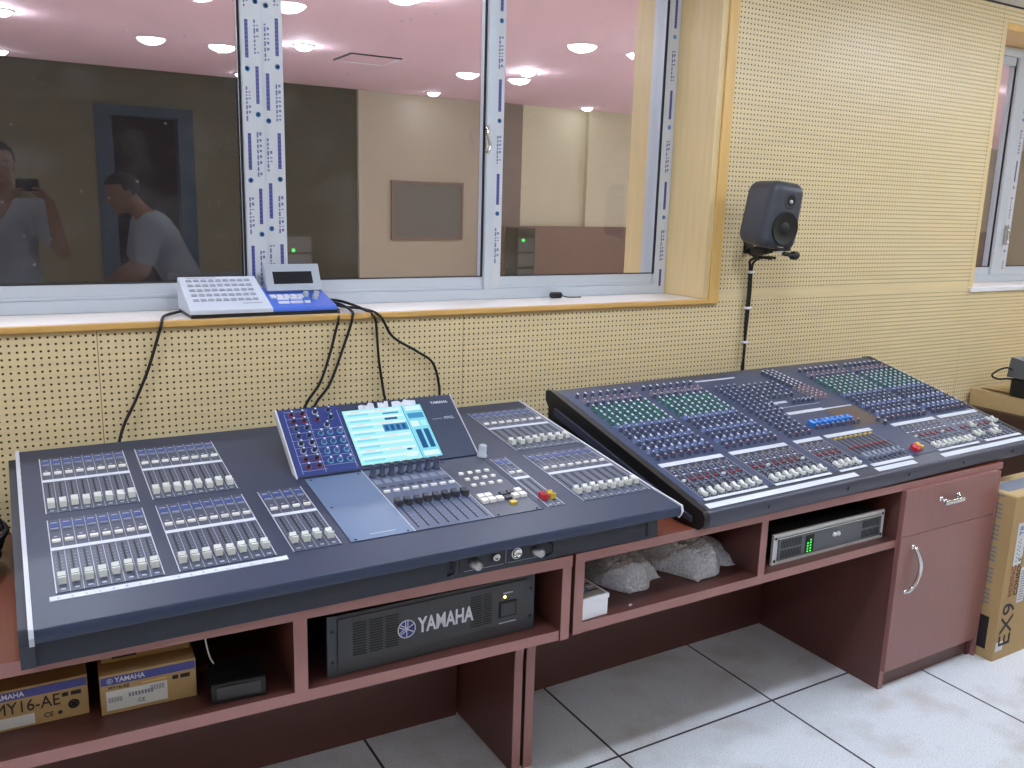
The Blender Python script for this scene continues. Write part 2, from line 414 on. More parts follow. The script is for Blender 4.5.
# ------------------------------------------------------------------ camera
yaw, pit, roll = 5.33816953e-01, 2.04665526e-01, -2.85294313e-02
f_ = Vector((math.sin(yaw) * math.cos(pit), math.cos(yaw) * math.cos(pit), -math.sin(pit)))
r_ = Vector((math.cos(yaw), -math.sin(yaw), 0)); d_ = f_.cross(r_)
c_, s_ = math.cos(roll), math.sin(roll)
rr = c_ * r_ + s_ * d_; dd = -s_ * r_ + c_ * d_
cam = bpy.data.cameras.new('camera'); co = bpy.data.objects.new('camera', cam); COL.objects.link(co)
cam.sensor_width = 36.0; cam.lens = 867.9 / 1024 * 36.0; cam.clip_start = 0.02; cam.clip_end = 60
co.matrix_world = Matrix(((rr.x, -dd.x, -f_.x, 0.0), (rr.y, -dd.y, -f_.y, 0.0), (rr.z, -dd.z, -f_.z, 1.508), (0, 0, 0, 1)))
SC.camera = co

# ------------------------------------------------------------------ room shell
WY = 2.47; WT = 2.92; ZC = 2.44
XL, XR, YR = -2.3, 6.3, -2.0
ZS0, ZH = 1.157, 2.369          # window opening bottom / top
ZH1 = 2.43
W1 = (-1.95, 2.345); W2 = (3.968, 5.75)
struct(MB().box(XL - .1, XR + .1, YR - .1, WT, -.06, 0, m_floor).build('floor'))
struct(MB().box(XL - .1, XR + .1, YR - .1, WY, ZC, ZC + .08, m_ceil).build('ceiling'))
wb = MB()
zt = ZC + .4
wb.box(XL, XR, WY, WT, 0, ZS0, m_perf)
wb.box(XL, W1[1], WY, WT, ZH1, zt, m_perf); wb.box(W1[1], XR, WY, WT, ZH, zt, m_perf)
wb.box(XL, W1[0], WY, WT, ZS0, ZH1, m_perf); wb.box(W1[1], W2[0], WY, WT, ZS0, ZH, m_perf); wb.box(W2[1], XR, WY, WT, ZS0, ZH, m_perf)
struct(wb.build('wall_back'))
struct(MB().box(XL - .1, XL, YR - .1, WT, 0, zt, m_perf_y).build('wall_left'))
struct(MB().box(XR, XR + .1, YR - .1, WT, 0, zt, m_perf_y).build('wall_right'))
DX0, DX1, DZ = 0.69, 1.40, 2.16    # doorway in the rear wall (seen mirrored in the glass)
wr = MB()
wr.box(XL, DX0, YR - .1, YR, 0, zt, m_perf); wr.box(DX1, XR, YR - .1, YR, 0, zt, m_perf); wr.box(DX0, DX1, YR - .1, YR, DZ, zt, m_perf)
struct(wr.build('wall_rear'))
# dark lobby behind the open doorway
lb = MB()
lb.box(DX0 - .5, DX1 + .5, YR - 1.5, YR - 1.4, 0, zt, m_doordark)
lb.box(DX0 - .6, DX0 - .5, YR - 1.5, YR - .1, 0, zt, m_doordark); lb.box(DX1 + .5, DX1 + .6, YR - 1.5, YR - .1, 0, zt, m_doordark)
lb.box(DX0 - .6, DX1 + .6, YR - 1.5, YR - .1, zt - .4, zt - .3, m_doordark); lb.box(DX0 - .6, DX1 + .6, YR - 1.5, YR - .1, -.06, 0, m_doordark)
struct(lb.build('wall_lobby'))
df = MB()
df.box(DX0 + .001, DX0 + .12, YR - .1, YR + .03, 0, DZ - .08, m_doorframe); df.box(DX1 - .12, DX1 - .001, YR - .1, YR + .03, 0, DZ - .08, m_doorframe)
df.box(DX0 + .001, DX1 - .001, YR - .1, YR + .03, DZ - .08, DZ - .001, m_doorframe)
struct(df.build('door_1', bevel=.004))

# trims of the two windows: jambs, head, sill board with its wooden nosing
def window_trim(x0, x1, idx, zh):
    t = MB(); jw = .062 if idx == 1 else .03
    t.box(x0, x0 + .03, WY + .001, WT, ZS0, zh, m_veneer); t.box(x1 - jw, x1, WY - (.004 if idx == 1 else -.001), WT, ZS0 + .018, zh, m_veneer)
    if idx == 1: t.box(x1 - jw - .03, x1 - jw, FY + .09, WT, ZS0 + .018, zh, m_veneer)
    t.box(x0 + .03, x1 - jw, WY + .001, WT, zh - .03, zh, m_veneer if idx == 1 else m_casing)
    if idx == 1:      # solid wood casing edge standing proud of the wall
        t.box(x1 - .034, x1 + .012, WY - .014, WY - .004, ZS0, zh, m_casing)
        t.box(x0 - .012, x1 - .034, WY - .014, WY - .001, zh - .032, zh, m_casing)
    struct(t.build('trim_%d' % idx, bevel=.002))
    s = MB()
    s.box(x0 + .03, x1 - jw, WY + .005, WT, ZS0 + .003, ZS0 + .018, m_sill)
    if idx == 1: s.box(x0 - .012, x1 - .034, WY - .016, WY + .005, ZS0, ZS0 + .018, m_silledge)
    else: s.box(x0, x1, WY - .012, WY + .005, ZS0, ZS0 + .022, m_kkey)
    struct(s.build('trim_%d' % (idx + 2), bevel=.003))
FY = 2.69
window_trim(W1[0], W1[1], 1, ZH1); window_trim(W2[0], W2[1], 2, ZH)
struct(MB().box(XL, XR, WY - .006, WY, ZC - .006, ZC, m_gasket).build('trim_5'))  # dark strip painting the shadow gap along the ceiling corner

# aluminium sliding windows
def film_strip(mb, x0, x1, y, z0, z1, seed, cols=1):
    """pale protective film printed with blue blocks, rings and little rows of strokes"""
    rnd = random.Random(seed)
    mb.box(x0, x1, y - .0006, y, z0, z1, m_film)
    w = (x1 - x0) / cols
    for c in range(cols):
        cx = x0 + w * (c + .5); z = z1 - rnd.random() * .2; bw = min(w * .34, .011)
        while z > z0 + .06:
            zb = max(z0, z - .105)
            mb.box(cx - bw / 2, cx + bw / 2, y - .0011, y - .0006, zb, z, m_filmblue)
            for k in range(9):
                zz = z - .006 - k * .0115
                if zz > zb + .003: mb.box(cx - bw * .3, cx - bw * .05, y - .0014, y - .0011, zz - .005, zz, m_filmtxt); mb.box(cx + bw * .1, cx + bw * .3, y - .0014, y - .0011, zz - .005, zz, m_filmtxt)
            z -= .135
            if z > z0 + .03: mb.lathe([(.008, 0), (.008, .0005), (.0045, .0006), (.0045, 0)], m_filmring, 10, (cx, y - .0006, z), 'y')
            z -= .05
            zs = z
            for k in range(8):      # illegible stroke rows
                h = .004 + rnd.random() * .012
                if zs - h < z0 + .01: break
                mb.box(cx - bw * .7, cx - bw * .2, y - .0011, y - .0006, zs - h, zs, m_filmtxt)
                if rnd.random() < .75: mb.box(cx + bw * .1, cx + bw * .75, y - .0011, y - .0006, zs - h * .6, zs, m_filmtxt)
                zs -= h + .004
            z = zs - .03
FY = 2.69
FW = .055
def window(idx, x0, x1, stiles, zb, zt_, handle=None):
    w = bpy.data.objects.new('window_%d' % idx, None); COL.objects.link(w); struct(w)
    fr = MB()
    fr.box(x0, x1, FY, FY + .09, zb, zb + .036, m_alu)                 # outer bottom track
    fr.box(x0, x1, FY + .008, FY + .02, zb + .036, zb + .046, m_alu)
    fr.box(x0, x1, FY, FY + .09, zt_ - .045, zt_, m_alu)
    fr.box(x0, x0 + .045, FY, FY + .09, zb + .036, zt_ - .045, m_alu); fr.box(x1 - FW, x1, FY, FY + .09, zb + .036, zt_ - .045, m_alu)
    fr.build('window_frame', w, bevel=.002)
    edges = [x0 + .045] + [e for s in stiles for e in (s[0], s[1])] + [x1 - FW]
    for i in range(0, len(edges), 2):
        a, b = edges[i], edges[i + 1]
        yb = FY + .03
        r = MB()
        r.box(a - .004, b + .004, yb - .018, yb + .018, zb + .04, zb + .078, m_alu)
        r.box(a - .004, b + .004, yb - .018, yb + .018, zt_ - .085, zt_ - .045, m_alu)
        r.box(a - .004, b + .004, yb - .019, yb - .012, zb + .078, zb + .082, m_gasket)
        r.build('sash_rail', w, bevel=.0015)
        g = MB().box(a - .003, b + .003, yb - .003, yb + .003, zb + .07, zt_ - .08, m_glass)
        g.build('glass_pane', w)
    for i, s in enumerate(stiles):
        st = MB(); a, b = s[0], s[1]; mid = s[2]
        st.box(a, mid, FY - .004, FY + .05, zb + .036, zt_ - .045, m_alu)
        st.box(mid, b, FY + .006, FY + .055, zb + .036, zt_ - .045, m_alu)
        st.box(a - .006, a, FY + .010, FY + .018, zb + .078, zt_ - .045, m_gasket)
        st.build('sash_stile', w, bevel=.0015)
        fm = MB()
        for (p, q, yy, cols) in s[3]: film_strip(fm, p, q, yy, zb + .05, zt_ - .05, i * 7 + int(p * 100), cols)
        fm.build('protective_film', w)
    if handle:
        h = MB(); hx, hz = handle
        h.box(hx - .006, hx + .010, FY - .009, FY - .004, hz - .05, hz + .05, m_metal)
        h.tube(spline([(hx - .004, FY - .006, hz + .035), (hx - .012, FY - .026, hz + .035), (hx - .012, FY - .03, hz + .01), (hx, FY - .026, hz - .02), (hx - .012, FY - .03, hz - .045)], 5), .006, m_chrome, 8)
        h.build('sash_handle', w)
    return w
z0w = ZS0 + .018
w1 = window(1, W1[0] + .03, W1[1] - .062,
    [(-.90, -.785, -.84, [(-.898, -.842, FY - .004, 2)]),
     (.648, .772, .708, [(.650, .706, FY - .004, 2), (.710, .770, FY + .006, 2)]),
     (1.462, 1.532, 1.494, [(1.497, 1.530, FY + .006, 1)])], z0w, ZH1 - .03, handle=(1.462, 1.72))
fm = MB(); film_strip(fm, 2.239, 2.276, FY, z0w + .03, ZH1 - .08, 41, 1); fm.build('protective_film', w1)
fm = MB(); fm.box(2.222, 2.228, FY + .002, FY + .010, z0w + .078, ZH1 - .075, m_gasket); fm.build('frame_gasket', w1)
w2 = window(2, W2[0] + .03, W2[1] - .03, [(4.49, 4.63, 4.555, [(4.575, 4.625, FY + .006, 1)])], z0w, ZH - .03, handle=(4.565, 1.42))

# ------------------------------------------------------------------ studio beyond the glass
SXL, SXR, SY, SZ = -4.0, 17.5, 10.4, 2.8
struct(MB().box(SXL, SXR, WT, SY + .1, -.06, 0, m_sfloor).build('floor_studio'))
struct(MB().box(SXL, SXR, WT - .02, SY + .1, SZ, SZ + .08, m_pink).build('ceiling_studio'))
sw = MB()
sw.box(SXL, 3.86, SY, SY + .1, 0, SZ, m_sdark)
sw.box(3.86, SXR, SY, SY + .1, 0, SZ, m_sbeige)
struct(sw.build('wall_studio_back'))
sp_ = MB()
sp_.box(3.86, 3.97, SY - .06, SY, 0, SZ, m_sbeige)
sp_.box(5.86, 6.17, SY - .05, SY, 0, SZ, m_sgrey)
sp_.box(6.17, 7.2, SY - .05, SY, 1.22, SZ, m_sbeige2)
sp_.box(7.2, 11.5, SY - .12, SY, 1.22, SZ, m_sbeige2)
struct(sp_.build('trim_6'))
struct(MB().box(5.86, SXR, SY - .16, SY - .12, 0, 1.22, m_sbrown).box(5.86, SXR, SY - .12, SY, 0, 1.2, m_sbrown).build('trim_7'))
struct(MB().box(SXL - .1, SXL, WT - .02, SY + .1, 0, SZ, m_sdark).build('wall_studio_left'))
struct(MB().box(SXR, SXR + .1, WT - .02, SY + .1, 0, SZ, m_sbeige).build('wall_studio_right'))
# inner face of the partition on the studio side beyond the control room
struct(MB().box(XR + .1, SXR, WT - .1, WT, 0, SZ, m_sbeige).box(SXL, XL - .1, WT - .1, WT, 0, SZ, m_sbeige).build('wall_studio_front'))
# dark opening in the studio's back wall
op = thing('dark_wall_panel', 'dark square panel on the beige studio wall beyond the glass', 'panel', (4.80, SY, 1.39))
MB().box(-.475, .475, -.035, 0, -.335, .335, m_sboard).build('panel_face', op)
MB().box(-.50, .50, -.05, 0, .335, .365, m_sbrown).box(-.50, .50, -.05, 0, -.365, -.335, m_sbrown).box(-.50, -.475, -.05, 0, -.335, .335, m_sbrown).box(.475, .50, -.05, 0, -.335, .335, m_sbrown).build('panel_frame', op)
vt = thing('ceiling_hatch', 'square framed hatch in the pink studio ceiling', 'ceiling hatch', (3.12, 8.12, SZ))
MB().box(-.25, .25, -.25, -.235, -.012, 0, m_sdark).box(-.25, .25, .235, .25, -.012, 0, m_ring).box(-.25, -.235, -.235, .235, -.012, 0, m_sdark).box(.235, .25, -.235, .235, -.012, 0, m_ring).build('hatch_frame', vt)
MB().box(-.235, .235, -.235, .235, -.006, 0, m_pink).build('hatch_panel', vt)
def rack(x, y, w, h, led, lab):
    r = thing('equipment_rack', lab, 'equipment rack', (x, y, 0), 0, 'equipment racks in the studio')
    MB().box(-w / 2, w / 2, 0, .3, .04, h, m_sdark).build('rack_body', r, bevel=.006)
    pl = MB()
    for k in range(int(h / .2)): pl.box(-w / 2 + .02, w / 2 - .02, -.008, 0, .1 + k * .2, .27 + k * .2, m_amp)
    pl.build('front_panel', r)
    MB().lathe([(.001, 0), (.022, 0), (.02, .012), (0, .018)], m_ledg, 10, (led[0], -.008, led[1]), 'y').build('power_light', r)
    MB().box(-w / 2 + .02, w / 2 - .02, .02, .28, 0, .04, m_black).build('plinth', r)
rack(5.975, SY - .55, .28, 1.2, (-.05, 1.046), 'dark equipment rack with a green light, right of the middle window bar')
rack(2.88, SY - .5, .5, 1.0, (.02, .92), 'dark equipment rack with a green light, right of the left film-covered window bar')

# ------------------------------------------------------------------ lamps
def downlight(x, y, z, m, lab, grp, r=.085):
    t = thing('ceiling_downlight', lab, 'ceiling light', (x, y, z), 0, grp)
    MB().lathe([(r, 0), (r + .018, 0), (r + .02, -.004), (r + .004, -.012), (r, -.012), (r, 0)], m_ring, 20, caps_on=False).build('trim_ring', t)
    MB().lathe([(0.0001, -.046), (r * .35, -.043), (r * .68, -.033), (r * .90, -.020), (r * .99, -.008), (r * .99, -.002), (0.0001, -.002)], m, 24).build('lamp_lens', t)
for y in (-.52, .95):
    for x in (-1.3, -.86, .90, 1.32, 3.07, 3.51, 5.25, 5.68):
        downlight(x, y, ZC, m_lamp2 if y < 0 else m_lamp, 'round recessed downlight in the control room ceiling, middle one of the row mirrored in the window glass, outer two added for even light', 'control room downlights')
for x in (-.75, 1.70, 4.15):  # outer two are unseen lamps, added to even out the light
    downlight(x, 1.48, ZC, m_lamp, 'round recessed downlight in the control room ceiling, middle one of the row mirrored in the window glass, outer two added for even light', 'control room downlights')
for y in (3.5, 5.45, 7.8, 10.0):  # nearest row is unseen, added to brighten the far window jamb
    for k in range(-1, 8):
        x = .15 + k * 2.27
        if x > SXL: downlight(x, y, SZ, m_slampd if y > 9 else m_slamp, 'round downlight in the pink studio ceiling beyond the glass', 'studio downlights', .075)

# ------------------------------------------------------------------ desks
def desk_leg_profile(y_top, y_low, z0, z1, y_back, zt_):
    """side panel whose front edge curves back below the shelf"""
    p = [(y_back, z0), (y_back, zt_), (y_top, zt_), (y_top, z1)]
    n = 10
    for i in range(n + 1):
        a = PI / 2 * i / n
        p.append((y_low - .085 * (1 - math.sin(a)), z1 - .17 * (1 - math.cos(a))))
    p.append((y_low, z0)); return p[::-1]
ZT = .70; ZB = .672; SH = .486; ST_ = .511
# left desk (origin: its right front corner)
ld = thing('studio_desk', 'reddish brown desk under the digital mixer, with open shelf of cartons and black amplifier', 'desk', (1.113, 1.578, 0), -.042)
DL = -1.75
SKW = math.tan(.046)
MB().prism([(DL, 0), (0, 0), (-.66 * SKW, .66), (DL, .66)], ZB, ZT, m_desktop, 'z').box(DL, 0, -.001, 0, ZB, ZT, m_edge).build('desk_top', ld, bevel=.0015)
MB().box(DL + .025, -.056, .004, .60, SH, ST_, m_deskx_shade).box(DL + .025, -.028, .003, .004, SH, ST_, m_edge).box(-.056, -.0255, .004, .40, SH, ST_, m_deskx_shade).build('shelf', ld)
MB().box(-.660, -.632, .004, .60, ST_, ZB, m_deskx_shade).box(-.660, -.632, .003, .004, ST_, ZB, m_edge).build('divider', ld)
MB().box(DL + .025, -.058, .575, .60, ST_, ZB, m_deskx_shade).build('back_panel', ld)
MB().box(DL + .025, -.058, .515, .535, .0, SH, m_deskx_shade).build('modesty_panel', ld)
def side_panel(par, x0, x1, yb=.62):
    prof = desk_leg_profile(.002, .205, 0, SH, yb, ZB)
    p = MB().prism(prof, x0, x1, m_desk_shade, 'x'); 
    # edge band along the visible front edge
    q = [(y - .0012, z) for y, z in prof if y < .25 and z < ZB + .001]
    for (a, b) in zip(prof, prof[1:]):
        if max(a[0], b[0]) < .206: p.add([(x0, a[0] - .001, a[1]), (x1, a[0] - .001, a[1]), (x1, b[0] - .001, b[1]), (x0, b[0] - .001, b[1])], [(0, 1, 2, 3)], m_edge)
    return p.build('side_panel', par)
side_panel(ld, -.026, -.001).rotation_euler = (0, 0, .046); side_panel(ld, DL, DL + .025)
# right desk
rd = thing('studio_desk', 'reddish brown desk under the analogue mixer, with kneehole and door cabinet at right', 'desk', (1.1235, 1.580, 0), .004)
RW = 1.752
CX0, CX1 = 1.222, 1.724
ZT, ZB, SH, ST_ = .700, .676, .490, .515
MB().box(0, RW, 0, .66, ZB, ZT, m_desktop).box(0, RW, -.001, 0, ZB, ZT, m_edge).build('desk_top', rd, bevel=.0015)
MB().box(.028, CX0, .004, .60, SH, ST_, m_deskx_shade).box(.028, CX0, .003, .004, SH, ST_, m_edge).build('shelf', rd)
MB().box(.622, .647, .004, .60, ST_, ZB, m_deskx_shade).box(.622, .647, .003, .004, ST_, ZB, m_edge).build('divider', rd)
MB().box(.028, CX0, .575, .60, ST_, ZB, m_deskx_shade).build('back_panel', rd)
MB().box(.028, CX0, .515, .535, 0, SH, m_deskx_shade).build('modesty_panel', rd)
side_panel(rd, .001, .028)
cb = MB()
cb.box(CX0, CX0 + .02, .002, .62, 0, ZB, m_desk_shade).box(CX1 - .022, CX1, .002, .62, 0, ZB, m_desk_shade).box(CX0 + .02, CX1 - .022, .6, .62, .05, ZB, m_desk_shade)
cb.box(CX0 + .02, CX1 - .022, .02, .6, .05, .068, m_desk_shade).box(CX0 + .02, CX1 - .022, .012, .03, 0, .06, m_deskx_shade)
cb.box(CX0, CX0 + .02, .001, .002, 0, ZB, m_edge).box(CX1 - .009, CX1, -.014, .002, 0, ZB, m_edge)
cb.build('cabinet_body', rd)
dr = MB().box(CX0 + .001, CX1 - .010, -.014, .001, .527, .679, m_front_lit).build('drawer', rd, bevel=.0015)
hd = MB()
dx, dy, dz = CX0 + .180, -.014, .628
hd.tube(spline([(dx, dy, dz), (dx + .002, dy - .016, dz - .004), (dx + .045, dy - .022, dz - .006), (dx + .088, dy - .016, dz - .004), (dx + .09, dy, dz)], 5), .0055, m_chrome, 8)
hd.rbox(dx + .045, dy - .021, dz - .008, .098, .010, .016, .004, m_chrome, 3)
for q in (0, .09): hd.lathe([(.009, 0), (.009, .004), (.006, .006)], m_chrome, 10, (dx + q, dy, dz), 'y')
hd.build('drawer_handle', dr)['label'] = 'curved chrome drawer handle'
do = MB().box(CX0 + .001, CX1 - .010, -.014, .001, .067, .5255, m_front_lit).build('cabinet_door', rd, bevel=.0015)
hd = MB()
hx = CX0 + .066
hp = [(hx, -.014, .486), (hx + .002, -.028, .480), (hx + .016, -.036, .440), (hx + .020, -.036, .412), (hx + .010, -.034, .372), (hx - .008, -.026, .342), (hx - .012, -.014, .338)]
hd.tube(spline(hp, 5), [.0048 + .0022 * math.sin(PI * i / 30) for i in range(31)], m_chrome, 8); hd.lathe([(.009, 0), (.009, .004), (.006, .006)], m_chrome, 10, (hx, -.014, .486), 'y'); hd.lathe([(.009, 0), (.009, .004), (.006, .006)], m_chrome, 10, (hx - .012, -.014, .338), 'y')
hd.build('door_handle', do)['label'] = 'curved chrome door handle'

ZTR, STR = ZT, ST_
ZT, ZB, SH, ST_ = .70, .672, .486, .511
# ------------------------------------------------------------------ digital mixing console
MX = thing('digital_mixing_console', 'large dark digital mixing console with a lit touch screen and white faders', 'mixing console', (0, 1.54, ZT), -.0044)
SL = (.187 - .10) / (.80 - .105); TH = math.atan(SL)
def PM(u, s, n=0):     # panel coordinates -> console local
    return (u, .105 + s * math.cos(TH) - n * math.sin(TH), .10 + s * math.sin(TH) + n * math.cos(TH))
MB().prism([(.0, .066), (-.002, .078), (.002, .090), (.105, .10), (.80, .187), (.806, .175), (.806, .06), (.05, .055)][::-1], .0, 1.40, m_con).build('body', MX, bevel=.002)
MB().prism([(.046, 0), (.046, .058), (.785, .07), (.785, 0)][::-1], -.012, 1.368, m_con2).build('base', MX, bevel=.003)
for (a_, b_) in ((-.024, -.001),):
    MB().prism([(.044, 0), (.014, .060), (.03, .082), (.790, .172), (.790, 0)][::-1], a_, b_, m_con2).build('side_cheek', MX, bevel=.003)
def side_trim(u0, u1):
    path = [(.004, .064), (-.004, .078), (.0, .093), (.105, .103), (.80, .190), (.808, .178)]
    inner = [(y + .006, z - .007) for y, z in path]
    return MB().prism((path + inner[::-1]), u0, u1, m_trim, 'x').build('side_trim', MX)
side_trim(-.0085, -.0005); side_trim(1.4005, 1.406)
# front panel furniture on the base
fp = MB()
for x in (.725, .735, .93): pass
MB().box(.815, 1.03, .0445, .046, .012, .050, m_con2).box(.825, .925, .0438, .0446, .014, .0148, m_line).box(.935, 1.025, .0438, .0446, .014, .0148, m_line).box(.930, .9308, .0438, .0446, .014, .048, m_line).build('front_connector_panel', MX)
kn = MB().lathe([(.013, 0), (.013, .004), (.011, .006), (.010, .024), (0, .025)], m_metal, 16, (0, 0, 0), 'y').mesh('level_knob')
put('level_knob', kn, MX, (.850, .045, .031)); put('level_knob', kn, MX, (1.011, .045, .031))
MB().lathe([(.009, 0), (.009, .004), (.005, .005), (.005, .001), (.0001, .001)], m_chrome, 16, (.906, .0445, .034), 'y').build('headphone_jack', MX)
MB().lathe([(.014, 0), (.014, .003), (.012, .004), (.012, .001), (.0001, .001)], m_chrome, 18, (.958, .0445, .034), 'y').build('microphone_socket', MX)
for x in (.792, 1.045):
    MB().tube([(x - .006, .044, .012), (x + .006, .038, .018), (x + .008, .036, .03), (x + .006, .038, .042), (x - .006, .044, .048)], .0025, m_black, 6).build('guard_loop', MX)
MB().box(1.332, 1.338, .0445, .046, .008, .052, m_slot).build('side_slot', MX)

# shared control meshes
def cap_mesh(m, name):
    w = .0068
    prof = [(-.0125, 0), (-.0115, .0135), (-.0085, .0145), (-.003, .0098), (0, .0102), (.003, .0098), (.0085, .0145), (.0115, .0135), (.0125, 0)]
    b = MB().prism(prof, -w, w, m, 'x'); b.box(-w - .0002, w + .0002, -.0006, .0006, .0098, .0106, m_slot)
    return b.mesh(name)
cap_w = cap_mesh(m_white, 'fader_cap'); cap_r = cap_mesh(m_red, 'fader_cap_red'); cap_y = cap_mesh(m_yel, 'fader_cap_yellow'); cap_d = cap_mesh(m_dkey, 'fader_cap_dark')
def key_mesh(w, d, h, m, name):
    return MB().prism([(-d / 2, 0), (-d / 2 + .0006, h), (d / 2 - .0006, h), (d / 2, 0)], -w / 2, w / 2, m, 'x').mesh(name)
on_me = key_mesh(.015, .0085, .0045, m_keyw, 'channel_on_key'); sel_me = key_mesh(.015, .007, .0035, m_gkey, 'select_key')
small_me = key_mesh(.0115, .0105, .0045, m_keyw, 'small_key'); big_me = key_mesh(.0165, .0165, .008, m_keyw, 'square_key'); bigy_me = key_mesh(.0165, .0145, .006, m_yel, 'square_key_yellow'); bigd_me = key_mesh(.0165, .0165, .006, m_dkey, 'square_key_dark')
RT = (TH, 0, 0)
def bank(name, u0, u1, ncol, s0, s_strip, s1, s_cap, s_on, caps, jitter=.004, lbl=None):
    """one block of channel strips: printed plate + keys + fader caps"""
    T = PM; b = MB(); p = (u1 - u0) / ncol
    b.box(u0, u1, s0, s1, 0, .0012, m_plate, T)
    for e in (u0, u1): b.box(e - .0009, e + .0009, s0, s1, .0012, .0017, m_trim, T)
    for k in range(1, ncol): b.box(u0 + k * p - .0005, u0 + k * p + .0005, s0, s1, .0012, .0016, m_line, T)
    b.box(u0, u1, s_strip - .006, s_strip + .006, .0012, .0022, m_tape, T)
    for k in range(ncol):
        c = u0 + (k + .5) * p
        b.box(c - .0085, c + .0085, s1 - .036, s1 - .012, .0012, .0022, m_bluelcd, T)
        b.box(c - .006, c + .006, s1 - .018, s1 - .015, .0022, .0025, m_line, T)
        b.box(c - .0014, c + .0014, s0 + .028, s_strip - .012, .0012, .0019, m_slot, T)      # fader slot
        for t in range(9):
            s = s0 + .04 + t * (s_strip - .03 - s0 - .04) / 8
            b.box(c + .0035, c + .0065, s - .0004, s + .0004, .0012, .0016, m_line, T)
            b.box(c - .0065, c - .0045, s - .0003, s + .0003, .0012, .0016, m_line, T)
        b.box(c - .004, c + .004, s0 + .009, s0 + .0135, .0012, .0018, m_line, T)
        b.box(c - .003, c + .003, s_on + .020, s_on + .023, .0012, .0016, m_line, T)
    o = b.build(name, MX)
    if lbl: o['label'] = lbl
    for k in range(ncol):
        c = u0 + (k + .5) * p
        put('select_key', sel_me, o, T(c, s1 - .046, .0012), RT)
        put('channel_on_key', on_me, o, T(c, s_on, .0012), RT)
        put('fader_cap', caps[k % len(caps)], o, T(c, s_cap + random.uniform(-jitter, jitter), .0018), RT)
    return o
for (u0, u1) in ((.040, .222), (.250, .434), (1.186, 1.392)):
    up = bank('channel_bank', u0, u1, 8, .335, .503, .637, .372 if u0 < 1 else .386, .540, [cap_w])
    lo = bank('channel_bank', u0, u1, 8, .006, .173, .303, .050 if u0 < 1 else .056, .205, [cap_w])
bank('channel_bank', .470, .570, 4, .006, .173, .300, .050, .204, [cap_w])
bank('master_bank', 1.085, 1.130, 2, .006, .175, .306, .052, .207, [cap_r, cap_y], 0.001, 'two-channel bank with one red and one yellow fader')
# centre section
cp = MB()
cp.box(.590, .737, .004, .335, 0, .0010, m_plate_sheen, PM); cp.box(.737, .935, .004, .335, 0, .0010, m_plate_halfsheen, PM); cp.box(.935, 1.068, .004, .335, 0, .0010, m_platek, PM)
for (a, b_) in ((.590, .5912), (1.0672, 1.0684)): cp.box(a, b_, .004, .335, .001, .0014, m_slot, PM)
cp.box(.590, 1.068, .003, .0042, .001, .0014, m_slot, PM)
cp.box(.7365, .7385, 0.004, .345, .001, .0018, m_trim, PM); cp.box(.934, .9355, .004, .315, .001, .0018, m_trim, PM)
for k in range(8):
    c = .752 + k * .0245
    cp.box(c - .0014, c + .0014, .018, .150, .001, .0018, m_slot, PM)
    for t in range(8):
        s = .03 + t * .015; cp.box(c + .004, c + .007, s - .0004, s + .0004, .001, .0014, m_line, PM)
    cp.box(c - .009, c + .009, .252, .276, .001, .0018, m_gkey, PM)
    cp.box(c - .0075, c + .0075, .228, .236, .001, .002, m_dkey, PM)
for (x, y) in ((.604, .012), (.604, .17), (.604, .325), (.724, .012), (.724, .325), (.95, .012), (1.055, .012), (.955, .325)):
    cp.lathe([(.003, .0), (.003, .0012), (.0001, .0014)], m_black, 8, PM(x, y, .001))
cp.box(.640, .70, .024, .0255, .001, .0013, m_trim, PM)
cpo = cp.build('centre_panel', MX)
enc = MB().lathe([(.0105, 0), (.0105, .004), (.0076, .005), (.0072, .030), (.006, .0315), (0, .032)], m_knob, 14).box(-.0008, .0008, 0, .0072, .0295, .0324, m_pointer).mesh('encoder_knob')
for k in range(8):
    c = .752 + k * .0245
    put('encoder_knob', enc, cpo, PM(c, .298, .001), RT)
    put('channel_on_key', on_me, cpo, PM(c, .206, .001), RT)
    put('fader_cap', cap_d, cpo, PM(c, .137 + random.uniform(-.002, .002), .0016), RT)
for j in range(3):
    for i in range(4):
        put('small_key', small_me, cpo, PM(.967 + i * .0245, .2415 - j * .0355, .001), RT)
for (u, s, me) in ((.951, .104, big_me), (.971, .104, big_me), (.950, .081, big_me), (.970, .081, big_me), (.991, .081, big_me), (1.055, .106, big_me), (1.035, .083, big_me), (1.056, .083, big_me), (1.013, .104, bigd_me), (1.034, .106, bigd_me), (1.013, .081, bigd_me), (1.013, .053, bigy_me)):
    put('square_key', me, cpo, PM(u, s, .001), RT)
MB().lathe([(.014, 0), (.014, .003), (.0115, .004), (.011, .030), (.0095, .032), (0, .0325)], m_kgrey, 18).build('data_wheel', cpo, PM(1.075, .332, .001), RT)
# writing tape on the front lip
tp = MB(); TL = lambda u, v, n: (u, .004 + v, .0903 + v * .0971 + n)
tp.box(.028, .452, .082, .098, .0, .0012, m_tape, TL)
for k in range(18): tp.box(.04 + k * .0225, .044 + k * .0225, .086, .087 + random.random() * .007, .0012, .0015, m_line, TL)
tp.build('label_tape', MX)
